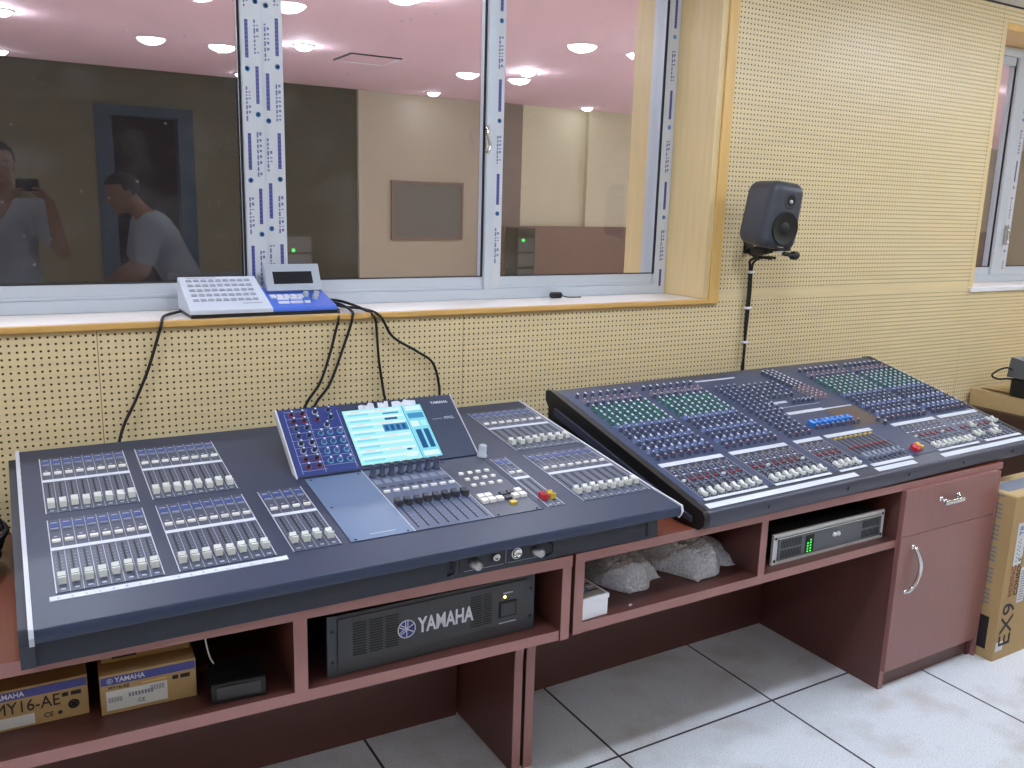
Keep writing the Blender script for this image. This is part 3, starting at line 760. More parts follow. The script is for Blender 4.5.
# tilted display
DY0, DZ0 = PM(0, .342)[1], PM(0, .342)[2]
DA = math.atan2(.974 - .848, 2.15 - 1.972); DLn = .222
def PD(u, b, n=0):     # b from the lower edge up
    return (u, DY0 + b * math.cos(DA) - n * math.sin(DA), DZ0 + .003 + b * math.sin(DA) + n * math.cos(DA))
RD = (DA, 0, 0)
d = MB(); d.box(.577, 1.068, 0, DLn, -.020, 0, m_con, PD)
dz = d.build('display', MX, bevel=.0015)
yb = PD(0, DLn)[1]
MB().prism([(DY0 + .02, DZ0 - .004), (PD(0, DLn - .02, -.018)[1], PD(0, DLn - .02, -.018)[2]), (yb + .01, PM(0, .52)[2] - .002)], .625, 1.06, m_con2, 'x').build('display_housing', MX)
sd = MB()
sd.box(.5735, .577, -.002, DLn + .001, -.020, .001, m_trim, PD); sd.build('side_trim', dz)
MB().box(1.068, 1.0705, -.002, DLn + .001, -.020, .001, m_trim, PD).build('side_trim', dz)
bp_ = MB(); bp_.box(.580, .739, .004, DLn - .004, 0, .001, m_bluepanel, PD)
def BP(a, b): return (.578 + .163 * a, (1 - b) * (DLn - .012) + .004)
for k in range(9):
    bb = .02 + k * .115; u, v = BP(.08, bb); bp_.box(u, u + .064, v - .0004, v + .0004, .001, .0013, m_line, PD)
for aa in (.09, .44, .94):
    u, v = BP(aa, .98); bp_.box(u - .0005, u + .0005, v, v + .195, .001, .0013, m_line, PD)
for k in range(5):
    u, v = BP(.46, .33 + k * .14); bp_.box(u, u + .078, v - .0004, v + .0004, .001, .0013, m_line, PD)
bpo = bp_.build('encoder_panel', dz)
def enc_mesh(ring, capm, name):
    return MB().lathe([(.0082, 0), (.0082, .0012), (.0058, .0016)], ring, 12).lathe([(.0056, 0), (.0052, .011), (.0042, .0122), (0, .0124)], m_knob if capm is None else capm, 12).box(-.0022, .0022, .001, .0052, .0112, .0132, m_pointer).mesh(name)
e_red = enc_mesh(m_rknob, None, 'encoder_red'); e_w = enc_mesh(m_line, None, 'encoder_white'); e_b = enc_mesh(m_bknob, None, 'encoder_blue'); e_c = enc_mesh(m_cyan, m_bknob, 'encoder_cyan')
rows = [.07, .18, .30, .42, .535, .65, .77, .885]; rm = [e_red, e_red, e_b, e_b, e_w, e_w, e_red, e_red]
for r, me in zip(rows, rm):
    for a in (.20, .37): u, v = BP(a, r); put('encoder_knob', me, bpo, PD(u, v, .001), RD)
for a, r, me in ((.58, .06, e_w), (.58, .18, e_red), (.80, .05, e_b), (.80, .17, e_b), (.70, .28, e_w)):
    u, v = BP(a, r); put('encoder_knob', me, bpo, PD(u, v, .001), RD)
for r in (.40, .545, .69, .835):
    for a in (.56, .71, .87): u, v = BP(a, r); put('encoder_knob', e_c, bpo, PD(u, v, .001), RD)
# lit screen
sc_ = MB(); su0, su1, sb0, sb1 = .743, .968, .012, DLn - .026
def SCR(a, b): return (su0 + (su1 - su0) * a, sb1 - (sb1 - sb0) * b)
def sq(a0, a1, b0, b1, m, n): 
    u0, v0 = SCR(a0, b1); u1, v1 = SCR(a1, b0); sc_.box(u0, u1, v0, v1, .0006, n, m, PD)
sc_.box(su0 - .003, su1 + .003, sb0 - .003, sb1 + .003, 0, .0006, m_black, PD)
sq(0, 1, 0, 1, m_scr, .0010)
for r in range(8):
    b0 = .03 + r * .12
    sq(.02, .72, b0, b0 + .045, m_scrw, .0012); sq(.05, .30, b0 + .05, b0 + .085, m_scrl, .0012); sq(.36, .66, b0 + .055, b0 + .08, m_scr, .0012)
    if r % 2 == 0: sq(.10, .22, b0 + .01, b0 + .03, m_scrp, .0014); sq(.40, .56, b0 + .012, b0 + .03, m_scrp, .0014)
sq(.745, .755, 0, 1, m_scrb, .0014)
sq(.76, 1, 0, 1, m_scrl, .0012); sq(.78, .98, .02, .11, m_scrw, .0014); sq(.78, .98, .16, .26, m_scrb, .0014); sq(.78, .88, .31, .42, m_scrw, .0014); sq(.90, .98, .31, .42, m_scr, .0014)
sq(.80, .87, .48, .83, m_scrd, .0014); sq(.90, .965, .48, .83, m_scrd, .0014); sq(.78, .98, .88, .97, m_scrw, .0014)
sq(.48, .68, .10, .13, m_scrb, .0014); sq(.48, .64, .20, .24, m_scrd, .0014); sq(.42, .73, .32, .46, m_scrb, .0014)
for k in range(4): sq(.44 + k * .072, .485 + k * .072, .34, .44, m_scrd, .0016)
sq(.60, .66, .80, .83, m_scrd, .0016); sq(.56, .70, .86, .95, m_scrw, .0016)
sc_.build('touch_screen', dz)['label'] = 'lit cyan touch screen'
text('console_lettering', 'YAMAHA', dz, PD(1.00, DLn - .026, .0005), RD, .0125, m_trim, bold=.0002)
text('console_lettering', 'M7CL', dz, PD(1.02, DLn - .084, .0005), RD, .012, m_trim)
MB().box(.985, 1.015, DLn - .0845, DLn - .0835, 0, .0004, m_line, PD).build('printed_rule', dz)
# crinkled remains of the screen's protective film
fl = MB()
rnd = random.Random(3)
for (ua, ub) in ((.79, .835), (.845, .875), (.885, .955)):
    n = 7; top = []; bot = []
    for i in range(n + 1):
        u = ua + (ub - ua) * i / n
        bot.append(PD(u, DLn - .027, .002)); top.append(PD(u, DLn - .012 + rnd.uniform(-.008, .004), .004 + rnd.uniform(0, .006)))
    v = bot + top
    fl.add(v, [(i, i + 1, n + 2 + i, n + 1 + i) for i in range(n)], m_tape)
flo = fl.build('screen_film', dz); so = flo.modifiers.new('solid', 'SOLIDIFY'); so.thickness = .0004

# ------------------------------------------------------------------ analogue mixing console
IM = thing('analog_mixing_console', 'wide analogue mixing console covered in rows of green and blue knobs', 'mixing console', (1.514, 1.561, ZTR + .008), .030)
IW = 1.565; IS = (.2215 - .043) / .693; IT = math.atan(IS)
def PI_(u, s, n=0): return (u, s * math.cos(IT) - n * math.sin(IT), .043 + s * math.sin(IT) + n * math.cos(IT))
RI = (IT, 0, 0)
MB().prism([(.002, -.007), (-.008, .006), (-.010, .026), (-.006, .040), (0, .043), (.693, .2215), (.715, .217), (.715, .09), (.66, .06), (.10, -.007)][::-1], 0, IW, m_imbody).build('body', IM, bevel=.003)
def imside(u0, u1, ridge):
    p = MB().prism([(.006, -.0075), (-.012, .008), (-.014, .030), (-.004, .045), (.692, .2245), (.718, .220), (.718, .19), (.700, .17), (.700, .13), (.685, .105), (.69, .075), (.64, .05), (.12, -.0075)][::-1], u0, u1, m_imside, 'x')
    o = p.build('side_panel', IM, bevel=.003)
    r = MB(); r.prism([(.03, .022), (.66, .175), (.66, .150), (.03, .008)][::-1], ridge - .006, ridge + .006, m_imbody, 'x'); r.build('side_rail', o, bevel=.003)
imside(-.02, 0, -.022); imside(IW, IW + .018, IW + .018)
fl_ = MB()
for u in (.22, .55, .84, 1.13, 1.42): fl_.lathe([(.005, 0), (.005, .002), (.0001, .0025)], m_black, 10, (u, -.0115, .022), 'y')
fl_.build('front_screw', IM)
pn = MB()
groups = [(.030, 8), (.300, 8), (.577, 4), (1.068, 8), (1.332, 8)]
PCH = .0298
cols = [g + (k + .5) * PCH for g, n in groups for k in range(n)]
pn.box(.006, IW - .006, .045, .69, 0, .0012, m_im, PI_)
m_strip = mat('channel_strip', (44, 50, 74), 0.4, noise=0.08, scale=150)
for g_, n_ in groups: pn.box(g_ - .001, g_ + n_ * PCH + .001, .050, .213, .0011, .00125, m_strip, PI_)
pn.box(.733, .934, .050, .213, .0011, .00125, m_strip, PI_)
pn.box(.90, 1.06, .25, .375, .0012, .0018, m_brownfilm, PI_)
for g, n in groups:
    for k in range(n + 1):
        c = g + k * PCH; pn.box(c - .0006, c + .0006, .05, .215, .0012, .0017, m_line, PI_)
    for k in range(n):
        c = g + (k + .5) * PCH
        pn.box(c + .0015, c + .0062, .056, .152, .0012, .0018, m_slot, PI_)
        for t in range(8): s = .062 + t * .0115; pn.box(c + .007, c + .011, s - .0006, s + .0006, .0012, .0017, m_pointer if t % 3 == 0 else m_line, PI_)
        pn.box(c - .011, c - .002, .165, .170, .0012, .0018, m_pointer, PI_)
        for t, mm_ in enumerate((m_rknob, m_line, m_bluecap, m_pointer, m_line, m_yel)): pn.box(c + .004 * (t % 3) - .002, c + .004 * (t % 3) + .001, .152 + t * .0095, .156 + t * .0095, .0012, .0018, mm_, PI_)
        for t in range(6): pn.box(c - .009, c - .0065, .058 + t * .009, .061 + t * .009, .0012, .0018, m_line if t % 2 else m_pointer, PI_)
        for t in range(6): s = .29 + t * .033; pn.box(c - .008, c - .001, s, s + .0025, .0012, .0017, m_line, PI_)
        for t in range(4): s = .50 + t * .032; pn.box(c - .008, c - .001, s, s + .002, .0012, .0017, m_cyan, PI_)
for k in range(9):
    c = .735 + k * .0245; pn.box(c - .0006, c + .0006, .05, .215, .0012, .0017, m_line, PI_)
    pn.box(c + .008, c + .0105, .062, .15, .0012, .0018, m_slot, PI_)
pn.box(.62, .93, .425, .428, .0012, .0018, m_line, PI_)
panel = pn.build('control_panel', IM)
# white writing strips
def tape(u0, u1, s, w, T=PI_, n0=.0012):
    MB().box(u0, u1, s - w / 2, s + w / 2, n0, n0 + .0011, m_tape, T).build('label_tape', IM)
for (a, b_) in ((.026, .265), (.298, .537), (.577, .700), (.722, .950), (1.066, 1.305), (1.332, 1.572)): tape(a, b_, .223, .017)
for (a, b_) in ((.03, .268), (.30, .537), (.577, .70), (1.07, 1.30)): tape(a, b_, .044, .010)
for (a, b_) in ((.016, .62), (.714, .905), (1.05, 1.551)): tape(a, b_, .017, .020, PI_, 0)
tape(.721, .922, .040, .014); tape(1.34, 1.555, .044, .012)
tape(.722, .90, .385, .016); tape(.90, 1.048, .383, .006); tape(.70, .80, .462, .012); tape(.88, .95, .462, .010); tape(.56, .75, .668, .007)
# knobs
def knob_mesh(base, capm, name, r=.0062, h=.0125):
    b = MB().lathe([(r * 1.25, 0), (r * 1.15, h * .25), (r, h * .32), (r * .82, h * .94), (r * .6, h), (0, h)], base, 10)
    b.lathe([(r * .62, h), (r * .55, h + .0012), (0, h + .0014)], capm, 10)
    b.box(-.0011, .0011, r * .1, r * 1.0, h * .80, h + .002, m_pointer)
    return b
kinds = {'g': (m_green, m_pointer), 'b': (m_knob, m_bknob), 'l': (m_bknob, m_pointer), 'r': (m_knob, m_rknob), 'p': (m_knob, m_pointer), 'o': (m_pknob, m_rknob)}
kb = {k: knob_mesh(v[0], v[1], 'k' + k) for k, v in kinds.items()}
kme = {k: v.mesh('rotary_knob_' + k) for k, v in kb.items()}
rows_ = [(.255, 'r')] + [(.277 + k * .0212, 'blbblbbbl'[k % 9]) for k in range(9)] + [(.4675 + k * .0212, 'g') for k in range(6)] + [(.596, 'b'), (.617, 'o'), (.6545, 'p')]
spots = []
for ci, c in enumerate(cols):
    for ri, (s, k) in enumerate(rows_):
        if 16 <= ci < 20 and s > .60: continue
        if 16 <= ci < 20 and k in 'gl': k = 'b'
        spots.append((c + (.0015 if ri % 2 else -.0015), s, k))
for i in range(6):
    for j in range(9):
        if i < 1 or j > 3: spots.append((.712 + i * .0298, .405 + j * .0225, 'b' if (i + j) % 4 else 'p'))
for j in range(14):
    for i in range(3): spots.append((.895 + i * .026 + j * .0035, .668 - j * .0165, 'p' if j < 8 else 'o'))
for k in range(5): spots.append((.82 + k * .024, .447, 'b'))
for k in range(9): spots.append((.737 + k * .0262, .272, 'r'))
for (u, s) in ((1.038, .262), (1.046, .238)): spots.append((u, s, 'p'))
camp = Vector((0, 0, 1.508)); base = Matrix.Translation((1.514, 1.561, ZTR + .008)) @ Matrix.Rotation(.030, 4, 'Z')
spots = sorted(spots, key=lambda q: (base @ Vector(PI_(q[0], q[1])) - camp).length)
for (u, s, k) in spots[:100]: put('rotary_knob', kme[k], IM, PI_(u, s, .0012), RI)
rest = MB(); Rm = Matrix.Rotation(IT, 3, 'X')
for (u, s, k) in spots[100:]:
    o = Vector(PI_(u, s, .0012)); src = kb[k]; off = len(rest.v)
    rest.v += [tuple(Rm @ Vector(p) + o) for p in src.v]
    rest.f += [tuple(off + i for i in f) for f in src.f]; rest.m += [rest.mi(src.mats[i]) for i in src.m]; rest.smooth += src.smooth
ro = rest.build('rotary_knobs', IM); ro['kind'] = 'stuff'; ro['label'] = 'remaining rows of green, blue and red knobs'
# faders, mute keys, small keys
imcap = MB().prism([(-.014, 0), (-.013, .009), (-.009, .010), (-.002, .0065), (.004, .008), (.012, .011), (.014, .009), (.015, 0)], -.0055, .0055, m_white, 'x').mesh('slider_cap')
imcapd = MB().prism([(-.014, 0), (-.013, .009), (-.009, .010), (-.002, .0065), (.004, .008), (.012, .011), (.014, .009), (.015, 0)], -.0055, .0055, m_gkey, 'x').mesh('slider_cap_grey')
capr = MB().prism([(-.014, 0), (-.013, .011), (-.009, .013), (-.002, .0095), (.004, .010), (.012, .013), (.014, .011), (.015, 0)], -.0075, .0075, m_red, 'x').mesh('slider_cap_red')
capy = MB().prism([(-.014, 0), (-.013, .011), (-.009, .013), (-.002, .0095), (.004, .010), (.012, .013), (.014, .011), (.015, 0)], -.0075, .0075, m_yel, 'x').mesh('slider_cap_yellow')
capb = MB().prism([(-.013, 0), (-.012, .012), (-.008, .014), (0, .010), (.008, .014), (.012, .012), (.013, 0)], -.0085, .0085, m_bluecap, 'x').mesh('slider_cap_blue')
mute = key_mesh(.010, .0075, .005, m_rknob, 'mute_key'); mutel = key_mesh(.010, .0075, .005, m_pointer, 'mute_key_pale'); asg = key_mesh(.008, .006, .004, m_gkey, 'assign_key'); mutey = key_mesh(.010, .007, .005, m_yel, 'group_key')
for ci, c in enumerate(cols):
    sfad = .072 if ci < 28 else .088
    if ci >= 34: sfad = .100
    if ci >= 31 and ci < 34: sfad = .080
    if ci in (33, 34, 35, 30): sfad += random.uniform(-.01, .055)
    put('slider_cap', imcap, IM, PI_(c + .004, sfad + random.uniform(-.003, .003), .0015), RI)
    put('mute_key', mute if ci % 5 else mutel, IM, PI_(c - .006, .137, .0012), RI)
    put('assign_key', asg, IM, PI_(c - .006, .190, .0012), RI); put('assign_key', asg, IM, PI_(c - .006, .117, .0012), RI)
for k in range(8):
    c = .735 + (k + .5) * .0245
    put('slider_cap', imcapd, IM, PI_(c - .003, .085, .0015), RI)
    put('mute_key', mute, IM, PI_(c - .004, .140, .0012), RI); put('group_key', mutey, IM, PI_(c - .004, .200, .0012), RI)
    put('blue_slider_cap', capb, IM, PI_(.745 + k * .0262, .302, .0012), RI)['label'] = 'sky blue slider cap'
put('master_slider_cap', capr, IM, PI_(.977, .070, .0015), RI)['label'] = 'red master slider cap'
put('master_slider_cap', capr, IM, PI_(.992, .078, .0015), RI)['label'] = 'red master slider cap'
put('master_slider_cap', capy, IM, PI_(1.012, .080, .0015), RI)['label'] = 'yellow master slider cap'

# ------------------------------------------------------------------ shelf contents, left desk
def emblem(mb, cx, cz, r, y, m, mo):
    """round badge: disc outline with three crossed tuning forks"""
    mb.lathe([(r, 0), (r, .0006), (r * .90, .0008), (r * .90, 0)], m, 24, (cx, y, cz), 'y')
    mb.lathe([(r * .90, 0), (r * .90, .0003), (.0001, .0003)], mo, 24, (cx, y, cz), 'y')
    for k in range(3):
        a = PI / 2 + k * PI / 3
        c, s = math.cos(a), math.sin(a)
        def bar(p0, p1, w):
            dx, dz = p1[0] - p0[0], p1[1] - p0[1]; L_ = math.hypot(dx, dz); nx, nz = -dz / L_ * w, dx / L_ * w
            mb.add([(cx + p0[0] + nx, y - .0008, cz + p0[1] + nz), (cx + p0[0] - nx, y - .0008, cz + p0[1] - nz), (cx + p1[0] - nx, y - .0008, cz + p1[1] - nz), (cx + p1[0] + nx, y - .0008, cz + p1[1] + nz)], [(0, 1, 2, 3)], m)
        bar((-c * r * .85, -s * r * .85), (c * r * .25, s * r * .25), r * .05)
        ox, oz = -s * r * .12, c * r * .12
        for sg in (1, -1): bar((c * r * .2 + sg * ox, s * r * .2 + sg * oz), (c * r * .85 + sg * ox, s * r * .85 + sg * oz), r * .045)
RX = (PI / 2, 0, 0)
amp = thing('power_amplifier', 'black rack power amplifier with white lettering on the shelf of the left desk', 'amplifier', (.530, 1.632, ST_), -.012)
AW, AH = .508, .140
MB().box(.025, AW - .025, .006, .40, .004, AH - .002, m_amp2).build('chassis', amp, bevel=.002)
fpn = MB(); fpn.box(.022, AW - .022, -.004, .006, .002, AH, m_amp); fpn.box(.022, AW - .022, -.0075, -.004, .03, AH - .008, m_amp)
for (a, b_) in ((.055, .085), (.092, .122), (.129, .159), (.335, .365), (.368, .390)):
    for k in range(13): fpn.box(a, b_, -.0082, -.0074, .042 + k * .006, .0452 + k * .006, m_amp2)
fpo = fpn.build('front_panel', amp, bevel=.0012)
for (a, b_) in ((0, .022), (AW - .022, AW)):
    e = MB().box(a, b_, -.003, .006, 0, AH, m_spk)
    for z in (.035, .105): e.lathe([(.004, 0), (.004, .0008), (.0001, .0009)], m_slot, 10, ((a + b_) / 2, -.003, z), 'y')
    e.build('rack_ear', amp, bevel=.001)
em = MB(); emblem(em, .178, .076, .0215, -.0076, m_tape, m_filmblue); em.build('badge', amp)
text('lettering', 'YAMAHA', amp, (.206, -.0078, .076), RX, .050, m_tape, sx=.66, bold=.0012)
pw = MB().box(.410, .455, -.0105, -.0074, .05, .088, m_amp2).box(.414, .451, -.0112, -.0105, .054, .084, m_amp)
pw.box(.420, .445, -.009, -.0074, .108, .111, m_line).box(.41, .455, -.009, -.0074, .035, .0365, m_line); pw.build('power_switch', amp)
MB().lathe([(.0035, 0), (.003, .002), (0, .003)], m_ledy, 10, (.424, -.0076, .100), 'y').build('power_light', amp)

def carton(name, lab, loc, rz, w, d, h, kind):
    b = thing(name, lab, 'box', loc, rz, 'small cartons on the left shelf')
    mb = MB(); mb.box(0, w, 0, d, 0, h, m_card); o = mb.build('carton_body', b, bevel=.0015)
    p = MB(); p.box(.002, w - .002, -.0006, 0, h * .74, h * .94, m_cardblue); p.build('printed_band', b)
    em_ = MB(); emblem(em_, .018, h * .84, .0055, -.0007, m_tape, m_cardblue); em_.build('badge', b)
    text('lettering', 'YAMAHA', b, (.027, -.0007, h * .84), RX, .0145, m_tape, sx=.9, bold=.0002)
    q = MB()
    q.box(w - .045, w - .034, -.0006, 0, h * .56, h * .66, m_ink); q.box(w - .030, w - .012, -.0006, 0, h * .56, h * .66, m_ink)
    if kind == 0:
        q.lathe([(.010, 0), (.010, .0005), (.006, .0006), (.006, 0)], m_ink, 14, (w - .026, 0, h * .33), 'y'); q.box(w - .030, w - .022, -.0006, 0, h * .28, h * .38, m_ink)
        text('lettering', 'MY16-AE', b, (.028, -.0007, h * .52), RX, .034, m_ink, sx=.85)
        text('lettering', 'CE', b, (w - .078, -.0007, h * .19), RX, .014, m_ink)
        q.lathe([(.004, 0), (.004, .0005), (.0001, .0006)], m_ink, 10, (w - .050, 0, h * .19), 'y')
    else:
        text('lettering', 'MY16-AE', b, (.014, -.0007, h * .655), RX, .010, m_ink)
        q.box(.075, w - .055, -.0006, 0, h * .64, h * .665, m_casing)
    q.build('printed_marks', b)
    lbm = MB()
    if kind == 0: lbm.box(.004, .095, -.0008, 0, h * .06, h * .32, m_label)
    else:
        lbm.box(.010, w - .055, -.0008, 0, h * .10, h * .58, m_label)
        for k in range(9): lbm.box(.014 + k * .0028, .0155 + k * .0028, -.001, -.0008, h * .30, h * .42, m_labelprint)
        for k in range(9): lbm.box(w - .086 + k * .0030, w - .0845 + k * .003, -.001, -.0008, h * .40, h * .54, m_labelprint)
    lo_ = lbm.build('address_label', b)
    if kind == 1:
        for k in range(8): MB().box(.050 + k * .0058, .0538 + k * .0058, -.001, -.0008, h * .36, h * .46, m_labelprint).build('printed_digit', lo_)
        text('lettering', 'CE', lo_, (.066, -.001, h * .22), RX, .011, m_ink)
    return b
carton('cardboard_carton', 'small cardboard box with blue band and large black lettering, leftmost on the shelf', (-.106, 1.730, ST_), -.03, .188, .20, .083, 0)
carton('cardboard_carton', 'small cardboard box with blue band and white label, right of the large-lettered box', (.101, 1.700, ST_), -.05, .176, .20, .084, 1)
bx = thing('cardboard_carton', 'plain brown box lying on the white-labelled box under the desk top', 'box', (.109, 1.745, ST_ + .085), -.05, 'small cartons on the left shelf')
MB().box(0, .165, 0, .15, 0, .066, m_card).build('carton_body', bx, bevel=.0015)
MB().box(.02, .065, -.0008, 0, .008, .058, m_amp2).box(.075, .105, -.0008, 0, .012, .05, m_labelprint).box(.112, .125, -.0008, 0, .03, .05, m_ink).build('printed_marks', bx)
# black adaptor with pale lead
ad = thing('adapter_case', 'small black wedge-shaped adapter on the shelf between carton and divider', 'adapter', (.296, 1.640, ST_), -.10)
MB().prism([(0, 0), (.003, .038), (.010, .043), (.09, .047), (.10, 0)], 0, .105, m_black, 'x').build('case', ad, bevel=.003)
MB().box(.01, .095, .0005, .0025, .008, .034, m_amp).build('face_plate', ad)
cw = MB(); cw.tube(spline([(.313, 1.70, ST_ + .057), (.306, 1.70, ST_ + .075), (.30, 1.70, ST_ + .11), (.296, 1.70, ST_ + .155)], 6), .0016, m_white, 6)
tag(cw.build('thin_lead'), 'thin white lead rising behind the black adapter on the shelf', 'cable')

# ------------------------------------------------------------------ shelf contents, right desk
am = thing('power_amplifier', 'silver framed grey rack amplifier with green lights on the right desk shelf', 'amplifier', (1.836, 1.622, STR), .008)
BW, BH = .490, .092
MB().box(.02, BW - .02, .006, .36, .003, BH - .002, m_amp2).build('chassis', am, bevel=.002)
ff = MB().box(.0, BW, -.002, .006, 0, BH, m_silver)
ff.box(.018, BW - .018, -.006, -.002, .012, BH - .012, m_ampgrey)
for (a, b_) in ((.028, .115), (.382, .464)):
    for rr_ in range(2):
        for k in range(14): ff.box(a + k * (b_ - a) / 14, a + (k + .55) * (b_ - a) / 14, -.0066, -.0058, .018 + rr_ * .030, .042 + rr_ * .030, m_amp2)
ff.box(.018, BW - .018, -.0068, -.0058, BH - .015, BH - .012, m_silver)
ff.build('front_panel', am, bevel=.0008)
for x in (.009, BW - .009):
    for z in (.012, BH - .012): MB().lathe([(.0045, 0), (.0045, .001), (.0001, .0012)], m_slot, 10, (x, -.002, z), 'y').build('rack_screw', am)
MB().box(.130, .165, -.0068, -.006, .016, .070, m_amp2).build('meter_window', am)
for k in range(5):
    for x in (.140, .152):
        if k < 4 or x > .15: MB().box(x - .0025, x + .0025, -.0078, -.0066, .018 + k * .0085, .0225 + k * .0085, m_ledg).build('level_light', am)
sw_ = MB()
for x in (.255, .272): sw_.lathe([(.008, 0), (.008, .002), (.005, .003), (.0045, .006), (0, .0065)], m_silver, 14, (x, -.006, .052), 'y')
sw_.build('emblem', am)
# white box behind the left leg
m_lid = mat('printed_lid', (158, 148, 138), 0.5, noise=0.25, scale=120)
wbx = thing('white_carton', 'small white box with printed lid at the left end of the right desk shelf', 'box', (1.156, 1.592, STR), .05)
MB().box(0, .082, 0, .135, 0, .053, m_kkey).build('carton_body', wbx, bevel=.001)
lid = MB().box(-.002, .084, -.002, .137, .044, .055, m_kkey).box(.004, .078, .004, .131, .055, .0556, m_lid)
lid.lathe([(.022, 0), (.022, .0006), (.018, .0007), (.018, 0)], m_filmring, 20, (.03, .05, .0556)); lid.lathe([(.014, 0), (.014, .0006), (.011, .0007), (.011, 0)], m_kkey, 20, (.03, .05, .0556))
for k in range(5): lid.box(.04, .074, .03 + k * .018, .036 + k * .018, .0556, .056, m_label if k % 2 else m_ink)
lid.build('lid', wbx, bevel=.0008)
# bubble-wrapped packs
def bubble(lab, loc, rz, L_, W_, H_, seed, flap=False):
    """pillow of air-cushion film: thick crumpled middle, thin crimped edges"""
    rnd = random.Random(seed); n, m = 30, 22; v = []; f = []
    ph = [rnd.uniform(0, 6.3) for _ in range(6)]
    def h(a, b):
        e = max(0, 1 - abs(a) ** 4) ** .55 * max(0, 1 - abs(b) ** 3.2) ** .6
        w = .10 * math.sin(5 * a + ph[0] + 2 * b) + .08 * math.sin(9 * b + ph[1] - 3 * a) + .05 * math.sin(14 * a + 8 * b + ph[2])
        return max(.004, H_ * e * (1 + w) + .004)
    for side in (1, 0):
        for i in range(n + 1):
            for j in range(m + 1):
                a = 2 * i / n - 1; b = 2 * j / m - 1
                x = a * L_ / 2 + .010 * math.sin(4 * b + ph[3]); y = b * W_ / 2 * (1 - .12 * a * a) + .012 * math.sin(3.3 * a + ph[4])
                v.append((x, y, h(a, b) + rnd.uniform(-.001, .001) if side else .001))
    k = (n + 1) * (m + 1)
    for i in range(n):
        for j in range(m):
            q = (i * (m + 1) + j, (i + 1) * (m + 1) + j, (i + 1) * (m + 1) + j + 1, i * (m + 1) + j + 1)
            f.append(q); f.append(tuple(k + t_ for t_ in q[::-1]))
    ring = [(i, 0) for i in range(n)] + [(n, j) for j in range(m)] + [(i, m) for i in range(n, 0, -1)] + [(0, j) for j in range(m, 0, -1)]
    ids = [i * (m + 1) + j for i, j in ring]
    for p, q in zip(ids, ids[1:] + ids[:1]): f.append((q, p, k + p, k + q))
    mb = MB().add(v, f, m_wrap, True)
    t = thing('bubble_wrap_pack', lab, 'package', loc, rz, 'bubble-wrapped packs on the shelf')
    mb.build('wrapping', t)
    MB().rbox(0, 0, H_ * .38, L_ * .55, W_ * .5, H_ * .5, .010, m_kwhite, 3).build('wrapped_item', t)
    if flap:
        pts = []; g = 12
        for i in range(g + 1):
            for j in range(5):
                a = i / g; b = j / 4
                pts.append((-L_ * .34 - .10 * a + .02 * b, -W_ * .30 - a * .085 + .12 * b - .05, .004 + (H_ * .75) * (1 - a) ** 1.5 * (1 - .5 * abs(b - .5)) + .004 * math.sin(9 * a + 4 * b)))
        fq = [(i * 5 + j, (i + 1) * 5 + j, (i + 1) * 5 + j + 1, i * 5 + j + 1) for i in range(g) for j in range(4)]
        fo = MB().add(pts, fq, m_wrap, True).build('loose_flap', t)
        sm = fo.modifiers.new('solid', 'SOLIDIFY'); sm.thickness = .0015
bubble('bubble-wrapped pack next to the small white box on the shelf', (1.372, 1.835, STR), 1.95, .34, .165, .085, 3)
bubble('bubble-wrapped pack with a loose flap next to the shelf divider', (1.574, 1.838, STR), 1.95, .40, .195, .098, 8, True)
for (x, y, s_c, lb) in ((1.238, 1.645, .012, 'scrap of white paper beside the small white box on the shelf'), (1.318, 1.606, .006, 'tiny white scrap near the shelf front edge')):
    p = MB().add([(-s_c, -.003, 0), (s_c, -.002, 0), (s_c * .9, .003, .001), (-s_c * .8, .002, .0015), (-s_c, -.003, .0008), (s_c, -.002, .0008), (s_c * .9, .003, .0018), (-s_c * .8, .002, .0023)], [(3, 2, 1, 0), (4, 5, 6, 7), (0, 1, 5, 4), (1, 2, 6, 5), (2, 3, 7, 6), (3, 0, 4, 7)], m_label)
    tag(p.build('paper_scrap', None, (x, y, STR), (0, 0, .2)), lb, 'paper scrap')

# ------------------------------------------------------------------ controller on the sill
ZSL = ZS0 + .018
KB = thing('keypad_controller', 'white and blue desktop keypad controller with small tilted display on the window sill', 'controller', (.437, 2.476, ZSL), .01)
def KP(v):  # top slope of the white half
    return .020 + v * (.080 / .165)
MB().prism([(0, 0), (0, .010), (.004, .012), (.17, .012), (.17, 0)], .002, .418, m_black).build('base', KB)
wp = MB(); n = 12
prof = [(0, .010), (0, .022), (.165, .100), (.172, .094), (.172, .010)]
# right edge of the white half is a bowed line
vv = []; 
for (y, z) in prof: vv.append((0, y, z))
def xr(y): return .228 - .010 * max(0, y / .172) ** 2.2
vr = [(xr(y), y, z) for (y, z) in prof]
k = len(prof)
wp.add(vv + vr, [(i, (i + 1) % k, k + (i + 1) % k, k + i) for i in range(k)] + [tuple(range(k - 1, -1, -1)), tuple(range(k, 2 * k))], m_kwhite)
wpo = wp.build('keypad_housing', KB, bevel=.002)
KT = math.atan2(.078, .165)
def KS(u, v, n_=0): return (u, v * math.cos(KT) - n_ * math.sin(KT), .022 + v * math.sin(KT) + n_ * math.cos(KT))
kk = MB().box(-.008, .008, -.0055, .0055, 0, .0022, m_kgrey).box(-.006, .006, -.0035, .0035, .0022, .0025, m_kprint).mesh('keypad_key')
for r in range(5):
    for c in range(9): put('keypad_key', kk, wpo, KS(.026 + c * .0205, .052 + r * .0265, .0002), (KT, 0, 0))
MB().box(.02, .105, .173, .1755, .0001, .0005, m_kprint, KS).box(.15, .205, .030, .033, .0001, .0005, m_kprint, KS).build('printed_rule', KB)
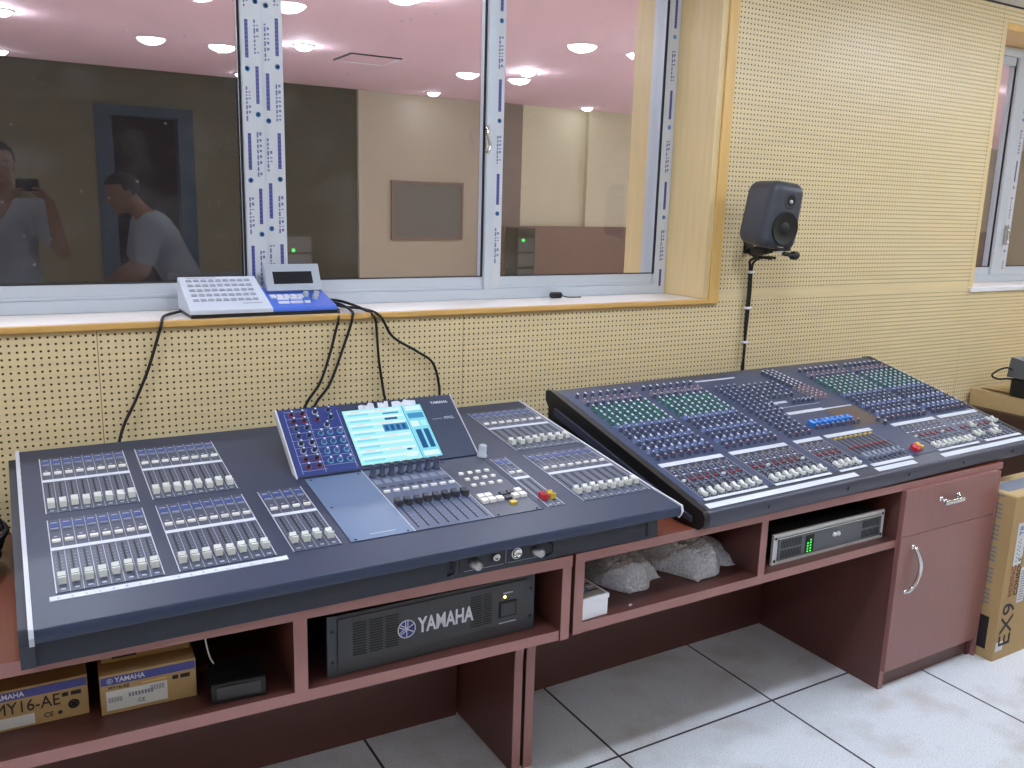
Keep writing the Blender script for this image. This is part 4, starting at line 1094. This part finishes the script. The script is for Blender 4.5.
MB().prism([(.0, .010), (0, .018), (.01, .024), (.172, .062), (.172, .010)], .2285, .418, m_kblue).box(.195, .23, .10, .172, .012, .07, m_kblue).build('blue_housing', KB, bevel=.002)
KB2 = math.atan2(.038, .162)
def KQ(u, v, n_=0): return (u, .01 + v * math.cos(KB2) - n_ * math.sin(KB2), .024 + v * math.sin(KB2) + n_ * math.cos(KB2))
for (u, v, w, dd_) in [(.252 + i * .0205, .082, .016, .022) for i in range(5)] + [(.276, .060, .034, .008), (.315, .060, .034, .008), (.270, .028, .032, .010), (.308, .028, .036, .010), (.340, .030, .016, .010)]:
    MB().prism([(-dd_ / 2, 0), (-dd_ / 2 + .001, .005), (dd_ / 2 - .001, .005), (dd_ / 2, 0)], -w / 2, w / 2, m_kkey, 'x').build('function_key', KB, KQ(u, v), (KB2, 0, 0))
kbn = MB().lathe([(.009, 0), (.0085, .012), (.007, .014), (0, .0143)], m_kgrey, 14).mesh('rotary_dial')
for (u, v) in ((.352, .085), (.385, .085), (.372, .058)): put('rotary_dial', kbn, KB, KQ(u, v), (KB2, 0, 0))
ld_ = MB()
LT = math.radians(62)
def KL(u, v, n_=0): return (u, .118 + v * math.cos(LT) - n_ * math.sin(LT), .058 + v * math.sin(LT) + n_ * math.cos(LT))
ld_.box(.244, .414, 0, .088, -.02, 0, m_kgrey, KL); ld_.build('display_housing', KB, bevel=.003)
MB().box(.268, .388, .022, .062, 0, .0008, m_lcd, KL).build('display_window', KB)

# small clip on the sill
cl = thing('adapter_plug', 'small black plug lying on the window sill behind the frame bar', 'plug', (1.745, 2.655, ZSL), -.2)
MB().rbox(0, 0, .011, .048, .024, .022, .009, m_black, 3).build('plug_body', cl)
MB().tube(spline([(.022, 0, .010), (.04, -.004, .004), (.07, -.002, .003), (.10, .002, .003)], 5), .0022, m_black, 6).build('lead', cl)

# ------------------------------------------------------------------ cables
def cable(pts, lab, r=.0042, name='black_cable', grp='loose black cables'):
    return tag(MB().tube(spline(pts, 7), r, m_cable, 8).build(name), lab, 'cable', grp)
YW = 2.452
cable([(.430, 2.575, ZSL + .010), (.41, 2.56, ZSL + .008), (.382, 2.53, ZSL + .006), (.366, 2.48, ZSL + .005), (.357, YW - .005, ZSL - .01), (.345, YW, 1.125), (.318, YW, 1.045), (.283, YW, .965), (.245, YW - .01, .89), (.225, YW - .03, .80), (.22, YW - .04, .60)], 'black cable hanging left of the keypad controller')
cable([(.868, 2.59, ZSL + .008), (.870, 2.52, ZSL + .006), (.848, YW - .004, ZSL - .012), (.838, YW, 1.12), (.822, YW, 1.062), (.79, YW, .975), (.742, YW, .905), (.70, YW - .02, .80), (.69, YW - .03, .55)], 'leftmost of the four black cables hanging right of the keypad controller')
cable([(.866, 2.61, ZSL + .020), (.884, 2.55, ZSL + .020), (.898, 2.48, ZSL + .006), (.890, YW - .006, ZSL - .01), (.868, YW, 1.09), (.82, YW, .97), (.772, YW, .905), (.73, YW - .02, .80), (.72, YW - .03, .55)], 'second cable from left of the four hanging right of the keypad controller')
cable([(.866, 2.62, ZSL + .026), (.90, 2.57, ZSL + .024), (.94, 2.50, ZSL + .008), (.957, YW - .006, ZSL - .01), (.968, YW, 1.122), (.975, YW, 1.03), (.990, YW, .93), (1.0, YW - .01, .85), (1.0, YW - .03, .6)], 'third cable from left of the four hanging right of the keypad controller')
cable([(.866, 2.635, ZSL + .014), (.91, 2.58, ZSL + .006), (.945, 2.51, ZSL + .006), (.975, YW - .008, ZSL - .008), (1.02, YW, 1.10), (1.10, YW, 1.05), (1.155, YW, 1.01), (1.178, YW, .94), (1.182, YW, .88), (1.18, YW - .03, .6)], 'rightmost black cable arching away from the keypad controller towards the screen')

cc = MB(); rnd = random.Random(9)
for k in range(9):
    r0 = .098 + rnd.uniform(-.02, .02); cx, cy = rnd.uniform(-.02, .02), rnd.uniform(-.02, .02)
    cc.tube([(cx + r0 * math.cos(a * PI / 12), cy + r0 * 1.25 * math.sin(a * PI / 12), .008 + .011 * k + .004 * math.sin(a * .9 + k)) for a in range(25)], .0068, m_cable, 7)
tag(cc.build('coiled_cable', None, (-.150, 2.10, ZT)), 'coil of black cable lying on the desk top left of the digital mixer', 'cable')
# ------------------------------------------------------------------ wall speaker
SP = thing('wall_speaker', 'dark grey rounded studio monitor on a bracket on the perforated wall', 'speaker', (2.428, 2.30, 1.496), 0, None, (math.radians(4), math.radians(5), math.radians(-2)))
def taper(x, y, z):    # slightly bulging cabinet that narrows to the back and the top
    k = 1 - .16 * (y + .085) / .17; kz = 1 - .10 * max(0, (y + .085) / .17)
    return (x * k * (1 - .12 * max(0, z / .125)), y, z * kz)
MB().rbox(0, 0, 0, .172, .165, .244, .040, m_spk, 6, taper).build('cabinet', SP)
fy = -.0825
wf = MB()
wf.lathe([(.060, -.002), (.060, .0055), (.057, .006), (.052, .0030), (.024, .0012), (.0001, .0012)], m_cone, 28, (0, fy, -.042), 'y')
wf.lathe([(.022, .0012), (.019, .004), (.010, .0062), (0, .0068)], m_cone, 18, (0, fy, -.042), 'y'); wf.build('woofer', SP)
tw = MB()
tw.lathe([(.031, -.002), (.031, .0016), (.028, .0018), (.016, .0012), (.012, .0010), (.0001, .0010)], m_spk, 24, (.004, fy, .058), 'y'); tw.lathe([(.021, -.002), (.021, .0022), (.018, .0026), (.010, .0020), (.0001, .0020)], m_cone, 22, (.004, fy, .058), 'y'); tw.build('tweeter', SP)
MB().lathe([(.008, .0015), (.0066, .005), (.004, .0065), (0, .007)], m_metal, 14, (.004, fy, .052), 'y').build('tweeter_dome', SP)
MB().box(-.012, .012, fy - .0015, fy + .004, -.1105, -.1065, m_metal).build('badge', SP)
br = thing('speaker_bracket', 'black adjustable wall bracket holding the studio monitor', 'bracket', (2.47, 2.47, 1.356))
MB().box(.01, .05, -.012, 0, -.01, .05, m_black).build('wall_plate', br, bevel=.002)
MB().tube([(.025, -.010, -.0), (.010, -.06, -.012), (-.006, -.11, .0), (-.008, -.16, .012)], .011, m_black, 10).build('arm', br)
MB().rbox(-.008, -.17, .018, .085, .09, .014, .006, m_black, 3).rbox(-.045, -.14, .010, .03, .07, .028, .008, m_black, 3).build('cradle', br)
for (x0, x1, y) in ((.02, .075, -.19), (-.02, .03, -.225)):
    MB().tube([(x0, y, .002), (x1 - .012, y - .005, -.004), (x1 - .010, y - .005, -.004), (x1 + .012, y - .007, -.007)], [.006, .006, .014, .014], m_black, 10).build('clamp_knob', br)
MB().box(-.035, -.012, -.214, -.211, .004, .012, m_label).build('warning_sticker', br)
sc2 = thing('speaker_cable', 'black cable pair running down the wall below the studio monitor', 'cable', (2.50, 2.452, .6))
MB().tube(spline([(-.012, -.12, .735), (-.015, -.06, .735), (-.010, -.012, .72), (.004, 0, .69), (.006, 0, .60), (.004, 0, .48), (.010, 0, .36), (.004, 0, .26), (.010, 0, .05), (.0, -.01, -.1)], 6), .0055, m_cable, 8).build('lead', sc2)
MB().tube(spline([(.030, -.10, .735), (.028, -.05, .735), (.020, -.010, .72), (.012, -.002, .69), (.016, 0, .60), (.013, 0, .48), (.006, -.002, .36), (.014, 0, .26), (.018, 0, .05), (.01, -.01, -.1)], 6), .005, m_cable, 8).build('lead', sc2)
for z in (.675, .535, .40): MB().rbox(.009, -.001, z, .030, .018, .010, .004, m_kkey, 2).build('cable_clip', sc2)

# ------------------------------------------------------------------ right hand side: tall carton, side bench, device
tc_ = thing('tall_carton', 'tall cardboard carton with handwritten marks standing on the floor beside the cabinet', 'box', (2.858, 1.516, 0), .0)
TW, TD, TH_ = .34, .16, .597
MB().box(0, TW, 0, TD, 0, TH_, m_card).box(0, TW, 0, TD, TH_, TH_ + .0015, m_cardl).build('carton_body', tc_, bevel=.003)
fl2 = MB(); fl2.box(.004, TW - .004, .005, TD - .005, TH_ + .0015, TH_ + .004, m_cardl); fl2.box(.03, TW - .02, .045, .115, TH_ + .004, TH_ + .0046, m_gkey); fl2.build('top_flap', tc_)
# writing on the front (read from bottom to top)
RB = (PI / 2, -PI / 2, 0)
text('lettering', 'EX9', tc_, (.058, -.0012, .045), RB, .098, m_ink, extrude=.0005)
text('lettering', 'MIXING', tc_, (.050, -.0012, .232), RB, .034, m_inkred, extrude=.0005)
text('lettering', 'CONSOLE', tc_, (.080, -.0012, .232), RB, .031, m_ink, extrude=.0005)
lb2 = MB().box(.038, .088, -.0012, 0, .345, .500, m_label).box(.095, .135, -.0012, 0, .20, .33, m_label).box(.01, .05, -.0014, 0, .035, .068, m_label)
for k in range(12): lb2.box(.050 + (k % 2) * .012, .056 + (k % 2) * .012, -.0016, -.0012, .36 + k * .007, .365 + k * .007, m_labelprint); lb2.box(.10, .128, -.0016, -.0012, .21 + k * .0095, .213 + k * .0095, m_labelprint)
lb2o = lb2.build('address_label', tc_)
text('lettering', 'TR', lb2o, (.062, -.0016, .455), RB, .030, m_filmblue, extrude=.0004)
MB().box(.09, .13, -.001, 0, .40, .52, m_ink).build('printed_panel', tc_)
# marks on the narrow left face
RLF = (PI / 2, -PI / 2, -PI / 2)
ml = MB(); ml.box(-.001, 0, .030, .062, .035, .155, m_ink)
rnd = random.Random(5)
for k in range(26):
    z = .20 + k * .0155
    if k % 5 == 4: continue
    ml.box(-.001, 0, .040, .064 + rnd.uniform(-.004, .004), z, z + .006, m_labelprint)
ml.build('printed_marks', tc_)
# long side bench and flat board
sb = thing('side_bench', 'dark brown bench along the right, behind the tall carton', 'bench', (4.02, 1.25, 0))
MB().box(0, .9, 0, 1.2, .58, .605, m_bench).build('bench_top', sb, bevel=.002)
MB().box(0.01, .03, .01, 1.19, 0, .58, m_bench).build('side_panel', sb); MB().box(.87, .89, .01, 1.19, 0, .58, m_bench).build('side_panel', sb)
MB().box(.03, .87, 1.16, 1.18, 0, .58, m_bench).build('back_panel', sb)
fb = thing('flat_carton', 'long flat cardboard box lying on the dark brown bench by the wall', 'box', (4.065, 1.42, .605), .0)
MB().prism([(0, 0), (1.03, 0), (1.03, .082), (0, .07)], 0, .5, m_cardl, 'x').build('carton_body', fb, bevel=.008)
MB().box(.03, .47, .02, 1.0, .0775, .0795, m_cardl).build('tape_seam', fb, (0, 0, .0), (.0117, 0, 0))
dv = thing('desk_device', 'black device with a sloping grey top on the flat cardboard box', 'device', (4.055, 2.02, .6885))
MB().box(0, .22, -.15, .24, 0, .085, m_black).build('body', dv, bevel=.006)
MB().prism([(-.16, .080), (-.15, .115), (.245, .185), (.255, .09)], -.012, .23, m_ampgrey, 'x').build('top_cover', dv, bevel=.006)
cable([(4.04, 2.25, .815), (4.03, 2.27, .822), (4.00, 2.29, .81), (3.965, 2.30, .785), (3.985, 2.28, .770), (4.02, 2.26, .772), (4.048, 2.25, .770)], 'black cable loop at the side of the device by the right window', .0045)

# ------------------------------------------------------------------ people (seen mirrored in the left pane)
def ellipsoid(mb, c, R_, r, m, seg=18, n=12, keep=None):
    c = Vector(c); v = []; f = []
    for i in range(n + 1):
        th = PI * i / n
        for j in range(seg):
            a = 2 * PI * j / seg
            v.append(c + R_ @ Vector((r[0] * math.sin(th) * math.cos(a), r[1] * math.sin(th) * math.sin(a), r[2] * math.cos(th))))
    for i in range(n):
        for j in range(seg):
            q = (i * seg + j, (i + 1) * seg + j, (i + 1) * seg + (j + 1) % seg, i * seg + (j + 1) % seg)
            if keep:
                p = R_.transposed() @ (sum((v[k] for k in q), Vector()) / 4 - c)
                if not keep(p.x / r[0], p.y / r[1], p.z / r[2]): continue
            f.append(q)
    return mb.add(v, f, m, True)
I3 = Matrix.Identity(3)
def limb(mb, pts, rad, m, inflate=0.0):
    """tapering limb with a ball at each joint"""
    P = [Vector(p) for p in pts]; Rr = [r + inflate for r in rad]
    for i in range(len(P) - 1):
        k = 6; mb.tube([P[i].lerp(P[i + 1], t / k) for t in range(k + 1)], [Rr[i] + (Rr[i + 1] - Rr[i]) * t / k for t in range(k + 1)], m, 14)
    for p, r in zip(P, Rr): ellipsoid(mb, p, I3, (r, r, r), m, 14, 8)
def loft(mb, stations, rt, m, inflate=0.0):
    """torso: elliptical rings (centre, half width, half depth, depth direction)"""
    v = []; f = []; seg = 24
    for c, rx, ry, fw in stations:
        for k in range(seg):
            a = 2 * PI * k / seg; v.append(Vector(c) + rt * ((rx + inflate) * math.cos(a)) + Vector(fw) * ((ry + inflate) * math.sin(a)))
    n = len(stations)
    for i in range(n - 1):
        for k in range(seg): f.append((i * seg + k, i * seg + (k + 1) % seg, (i + 1) * seg + (k + 1) % seg, (i + 1) * seg + k))
    f.append(tuple(range(seg - 1, -1, -1))); f.append(tuple((n - 1) * seg + k for k in range(seg)))
    mb.add(v, f, m, True)
def fuse(mb, name, m, voxel, it=6):
    """weld the overlapping volumes into one continuous smooth surface"""
    o = bpy.data.objects.new(name, mb.mesh(name)); COL.objects.link(o)
    r = o.modifiers.new('remesh', 'REMESH'); r.mode = 'VOXEL'; r.voxel_size = voxel; r.use_smooth_shade = True
    sm = o.modifiers.new('smooth', 'SMOOTH'); sm.iterations = it; sm.factor = .5
    dg = bpy.context.evaluated_depsgraph_get(); dg.update()
    me = bpy.data.meshes.new_from_object(o.evaluated_get(dg)); bpy.data.objects.remove(o)
    me.name = name; me.materials.clear(); me.materials.append(m)
    me.polygons.foreach_set('use_smooth', [True] * len(me.polygons)); me.polygons.foreach_set('material_index', [0] * len(me.polygons))
    return me
def hand(mb, wrist, dirv, nrm, side, curl, m):
    """palm, four unequal bent fingers and an opposed thumb; nrm: direction the fingers curl to"""
    d = Vector(dirv).normalized(); nrm = Vector(nrm); nrm = (nrm - d * nrm.dot(d)).normalized(); sd = d.cross(nrm).normalized() * side
    w = Vector(wrist); Rm = Matrix((sd, nrm, d)).transposed()
    ellipsoid(mb, w + d * .045, Rm, (.040, .017, .056), m, 16, 10)
    for ln, off in ((.070, .030), (.080, .0105), (.074, -.0095), (.058, -.028)):
        p = w + d * (.082 - abs(off - .005) * .25) + sd * off; pts = [w + d * .055 + sd * off * .85, p]; a = 0
        for j in range(3):
            a += curl * (.55 + .3 * j); p = p + (d * math.cos(a) + nrm * math.sin(a)) * (ln * (.45, .32, .23)[j]); pts.append(p)
        limb(mb, pts, (.0090, .0086, .0080, .0074, .0064), m)
    t0 = w + d * .028 + sd * .030; t1 = t0 + (d * .6 + sd * .62 + nrm * .35) * .040; t2 = t1 + (d * .9 + nrm * .45 - sd * .1) * .030
    limb(mb, [w + d * .02 + sd * .012, t0, t1, t2], (.014, .0125, .0105, .0085), m)
def person(lab, pel, neck, headc, fwd, look, arms, feet, sleeve, curl):
    pel, neck, headc = Vector(pel), Vector(neck), Vector(headc); f = Vector(fwd).normalized(); rt = f.cross(Vector((0, 0, 1))).normalized()
    base = Vector((pel.x, pel.y, 0)); L0 = lambda v: Vector(v) - base
    t = thing('person', lab, 'person', base)
    pel, neck, headc = L0(pel), L0(neck), L0(headc)
    ax = (neck - pel).normalized(); dep = rt.cross(ax).normalized() * -1
    dep = dep if dep.dot(f) > 0 else -dep
    st = [(pel - Vector((0, 0, .10)), .150, .105, f), (pel, .160, .112, f), (pel.lerp(neck, .22), .142, .102, dep), (pel.lerp(neck, .45), .143, .105, dep), (pel.lerp(neck, .68), .158, .112, dep), (pel.lerp(neck, .82), .160, .102, dep), (pel.lerp(neck, .93), .105, .080, dep), (neck, .062, .058, dep)]
    lk = Vector(look).normalized(); hr = lk.cross(Vector((0, 0, 1))).normalized(); hu = hr.cross(lk); H = Matrix((hr, lk, hu)).transposed()
    hp = lambda x, y, z: headc + H @ Vector((x, y, z))
    b = MB(); m = m_skin
    loft(b, st, rt, m, -.006)
    limb(b, [neck - ax * .04, neck.lerp(hp(0, -.02, -.06), .6), hp(0, -.018, -.03)], (.060, .054, .054), m)
    ellipsoid(b, hp(0, -.008, .030), H, (.074, .095, .086), m); ellipsoid(b, hp(0, .018, -.042), H, (.058, .066, .070), m); ellipsoid(b, hp(0, .058, -.086), H, (.028, .026, .022), m)
    limb(b, [hp(0, .082, .016), hp(0, .100, -.022)], (.009, .0135), m); ellipsoid(b, hp(0, .078, -.060), H, (.024, .010, .009), m)
    for s in (1, -1): ellipsoid(b, hp(s * .074, -.008, -.005), H, (.009, .019, .031), m); ellipsoid(b, hp(s * .034, .066, -.014), H, (.022, .018, .018), m); ellipsoid(b, hp(s * .030, .078, .028), H, (.024, .012, .010), m)
    shirt = MB(); loft(shirt, [(pel - Vector((0, 0, .075)), .158, .114, f)] + st[1:7] + [(neck - ax * .012, .066, .062, dep)], rt, m_shirt, .014)
    tr = MB(); loft(tr, [(pel - Vector((0, 0, .14)), .140, .105, f), (pel - Vector((0, 0, .05)), .158, .112, f), (pel + Vector((0, 0, .005)), .152, .104, f)], rt, m_trous, .004)
    for k, (sh, el, wr, hd, hn) in zip((-1, 1), arms):
        sh, el, wr = L0(sh), L0(el), L0(wr)
        limb(b, [neck - ax * .07 + rt * k * .05, sh, sh.lerp(el, .45), el, el.lerp(wr, .3), wr], (.062, .054, .047, .038, .040, .026), m)
        hand(b, wr, hd, hn, k, curl, m)
        end = sh.lerp(el, sleeve); limb(shirt, [neck - ax * .08 + rt * k * .04, sh, end], (.068, .060, .052), m_shirt, .013)
    for k, an in zip((-1, 1), feet):
        an = L0(an); hip = pel + rt * (.088 * k) - Vector((0, 0, .09)); kn = hip.lerp(an, .5) + f * .03
        limb(b, [hip, hip.lerp(kn, .5), kn, kn.lerp(an, .35), an], (.090, .076, .056, .054, .038), m); limb(b, [an, an + f * .13 - Vector((0, 0, .05))], (.040, .032), m)
        limb(tr, [hip, hip.lerp(kn, .5), kn, kn.lerp(an, .5), an + Vector((0, 0, .015))], (.090, .078, .066, .060, .056), m_trous, .010)
        c = an + f * .055; sh_ = MB(); ang = math.atan2(f.y, f.x); ca, sa = math.cos(ang), math.sin(ang)
        sh_.rbox(0, 0, .040, .275, .100, .078, .034, m_shoe, 4, lambda x, y, z: (c.x + x * ca - y * sa, c.y + x * sa + y * ca, z * (1 if x < .02 else 1 - (x - .02) * 2.6)))
        sh_.box(-.122, .118, -.044, .044, 0, .012, m_black, lambda x, y, z: (c.x + x * ca - y * sa, c.y + x * sa + y * ca, z)); sh_.build('shoe', t)
    put('body', fuse(b, 'body', m_skin, .0046, 3), t)
    put('shirt', fuse(shirt, 'shirt', m_shirt, .009, 6), t); put('trousers', fuse(tr, 'trousers', m_trous, .010, 6), t)
    h = MB()
    ellipsoid(h, hp(0, -.012, .036), H, (.083, .103, .094), m_hair, 28, 22, lambda x, y, z: z > .30 + .35 * max(0, y) - .0 if y > -.05 else (z > -.62 if y < -.35 else z > -.25))
    ho = h.build('hair', t); so = ho.modifiers.new('solid', 'SOLIDIFY'); so.thickness = .010; so.offset = -1
    e = MB()
    for s in (1, -1):
        ellipsoid(e, hp(s * .030, .0815, .006), H, (.013, .008, .0075), m_white, 12, 8); ellipsoid(e, hp(s * .030, .0875, .006), H, (.0055, .0035, .0055), m_black, 10, 6); ellipsoid(e, hp(s * .031, .089, .026), H, (.018, .005, .0035), m_hair, 12, 6)
    e.build('eyes', t); mo = MB(); ellipsoid(mo, hp(0, .0855, -.058), H, (.021, .006, .005), m_rknob, 12, 6); mo.build('mouth', t)
    return t
# photographer, standing behind the lens; looks towards the desk
person('person in a pale shirt holding up a compact camera, mirrored at the far left', (.045, -.345, .94), (.04, -.325, 1.46), (.035, -.27, 1.640), (0, 1, 0), (.10, 1, -.05),
    [((-.135, -.315, 1.395), (-.150, -.175, 1.155), (.055, -.085, 1.440), (.55, .10, .75), (.75, .1, -.6)), ((.220, -.315, 1.395), (.310, -.165, 1.165), (.265, -.085, 1.440), (-.50, .10, .80), (-.75, .1, -.6))],
    [(-.055, -.36, .085), (.155, -.31, .085)], .62, .62)
cm = thing('compact_camera', 'compact black camera held up in both hands, mirrored at the far left of the glass', 'camera', (.160, -.066, 1.535))
MB().rbox(0, 0, 0, .112, .034, .066, .010, m_black, 3).build('camera_body', cm)
MB().lathe([(.026, 0), (.026, .012), (.022, .014), (.021, .024), (.017, .025), (.015, .020), (0, .019)], m_dkey, 20, (.008, -.0, 0), 'y').build('lens_barrel', cm, (0, 0.016, 0), (0, 0, PI))
MB().lathe([(.007, 0), (.007, .004), (.0001, .005)], m_metal, 12, (-.034, 0, .033)).build('shutter_button', cm)
# second person, bending forward, seen from the side
person('person with short dark hair in a pale shirt bending forward, mirrored inside the door frame', (1.03, -.42, .93), (.79, -.405, 1.385), (.672, -.40, 1.500), (-1, 0, 0), (-1, -.04, -.42),
    [((.80, -.585, 1.325), (.745, -.61, 1.055), (.555, -.555, .935), (-.9, .1, -.25), (0, .45, -.7)), ((.80, -.225, 1.325), (.745, -.20, 1.055), (.570, -.25, .945), (-.9, -.1, -.25), (0, -.45, -.7))],
    [(1.03, -.53, .085), (.94, -.31, .085)], .70, .35)

# ------------------------------------------------------------------ world, view
wd = bpy.data.worlds.new('world'); SC.world = wd; wd.use_nodes = True
wd.node_tree.nodes['Background'].inputs['Color'].default_value = (.75, .8, .9, 1); wd.node_tree.nodes['Background'].inputs['Strength'].default_value = .05
SC.view_settings.view_transform = 'Standard'; SC.view_settings.look = 'None'
SC.view_settings.exposure = 0.0; SC.view_settings.gamma = 1.0; SC.view_settings.use_curve_mapping = False
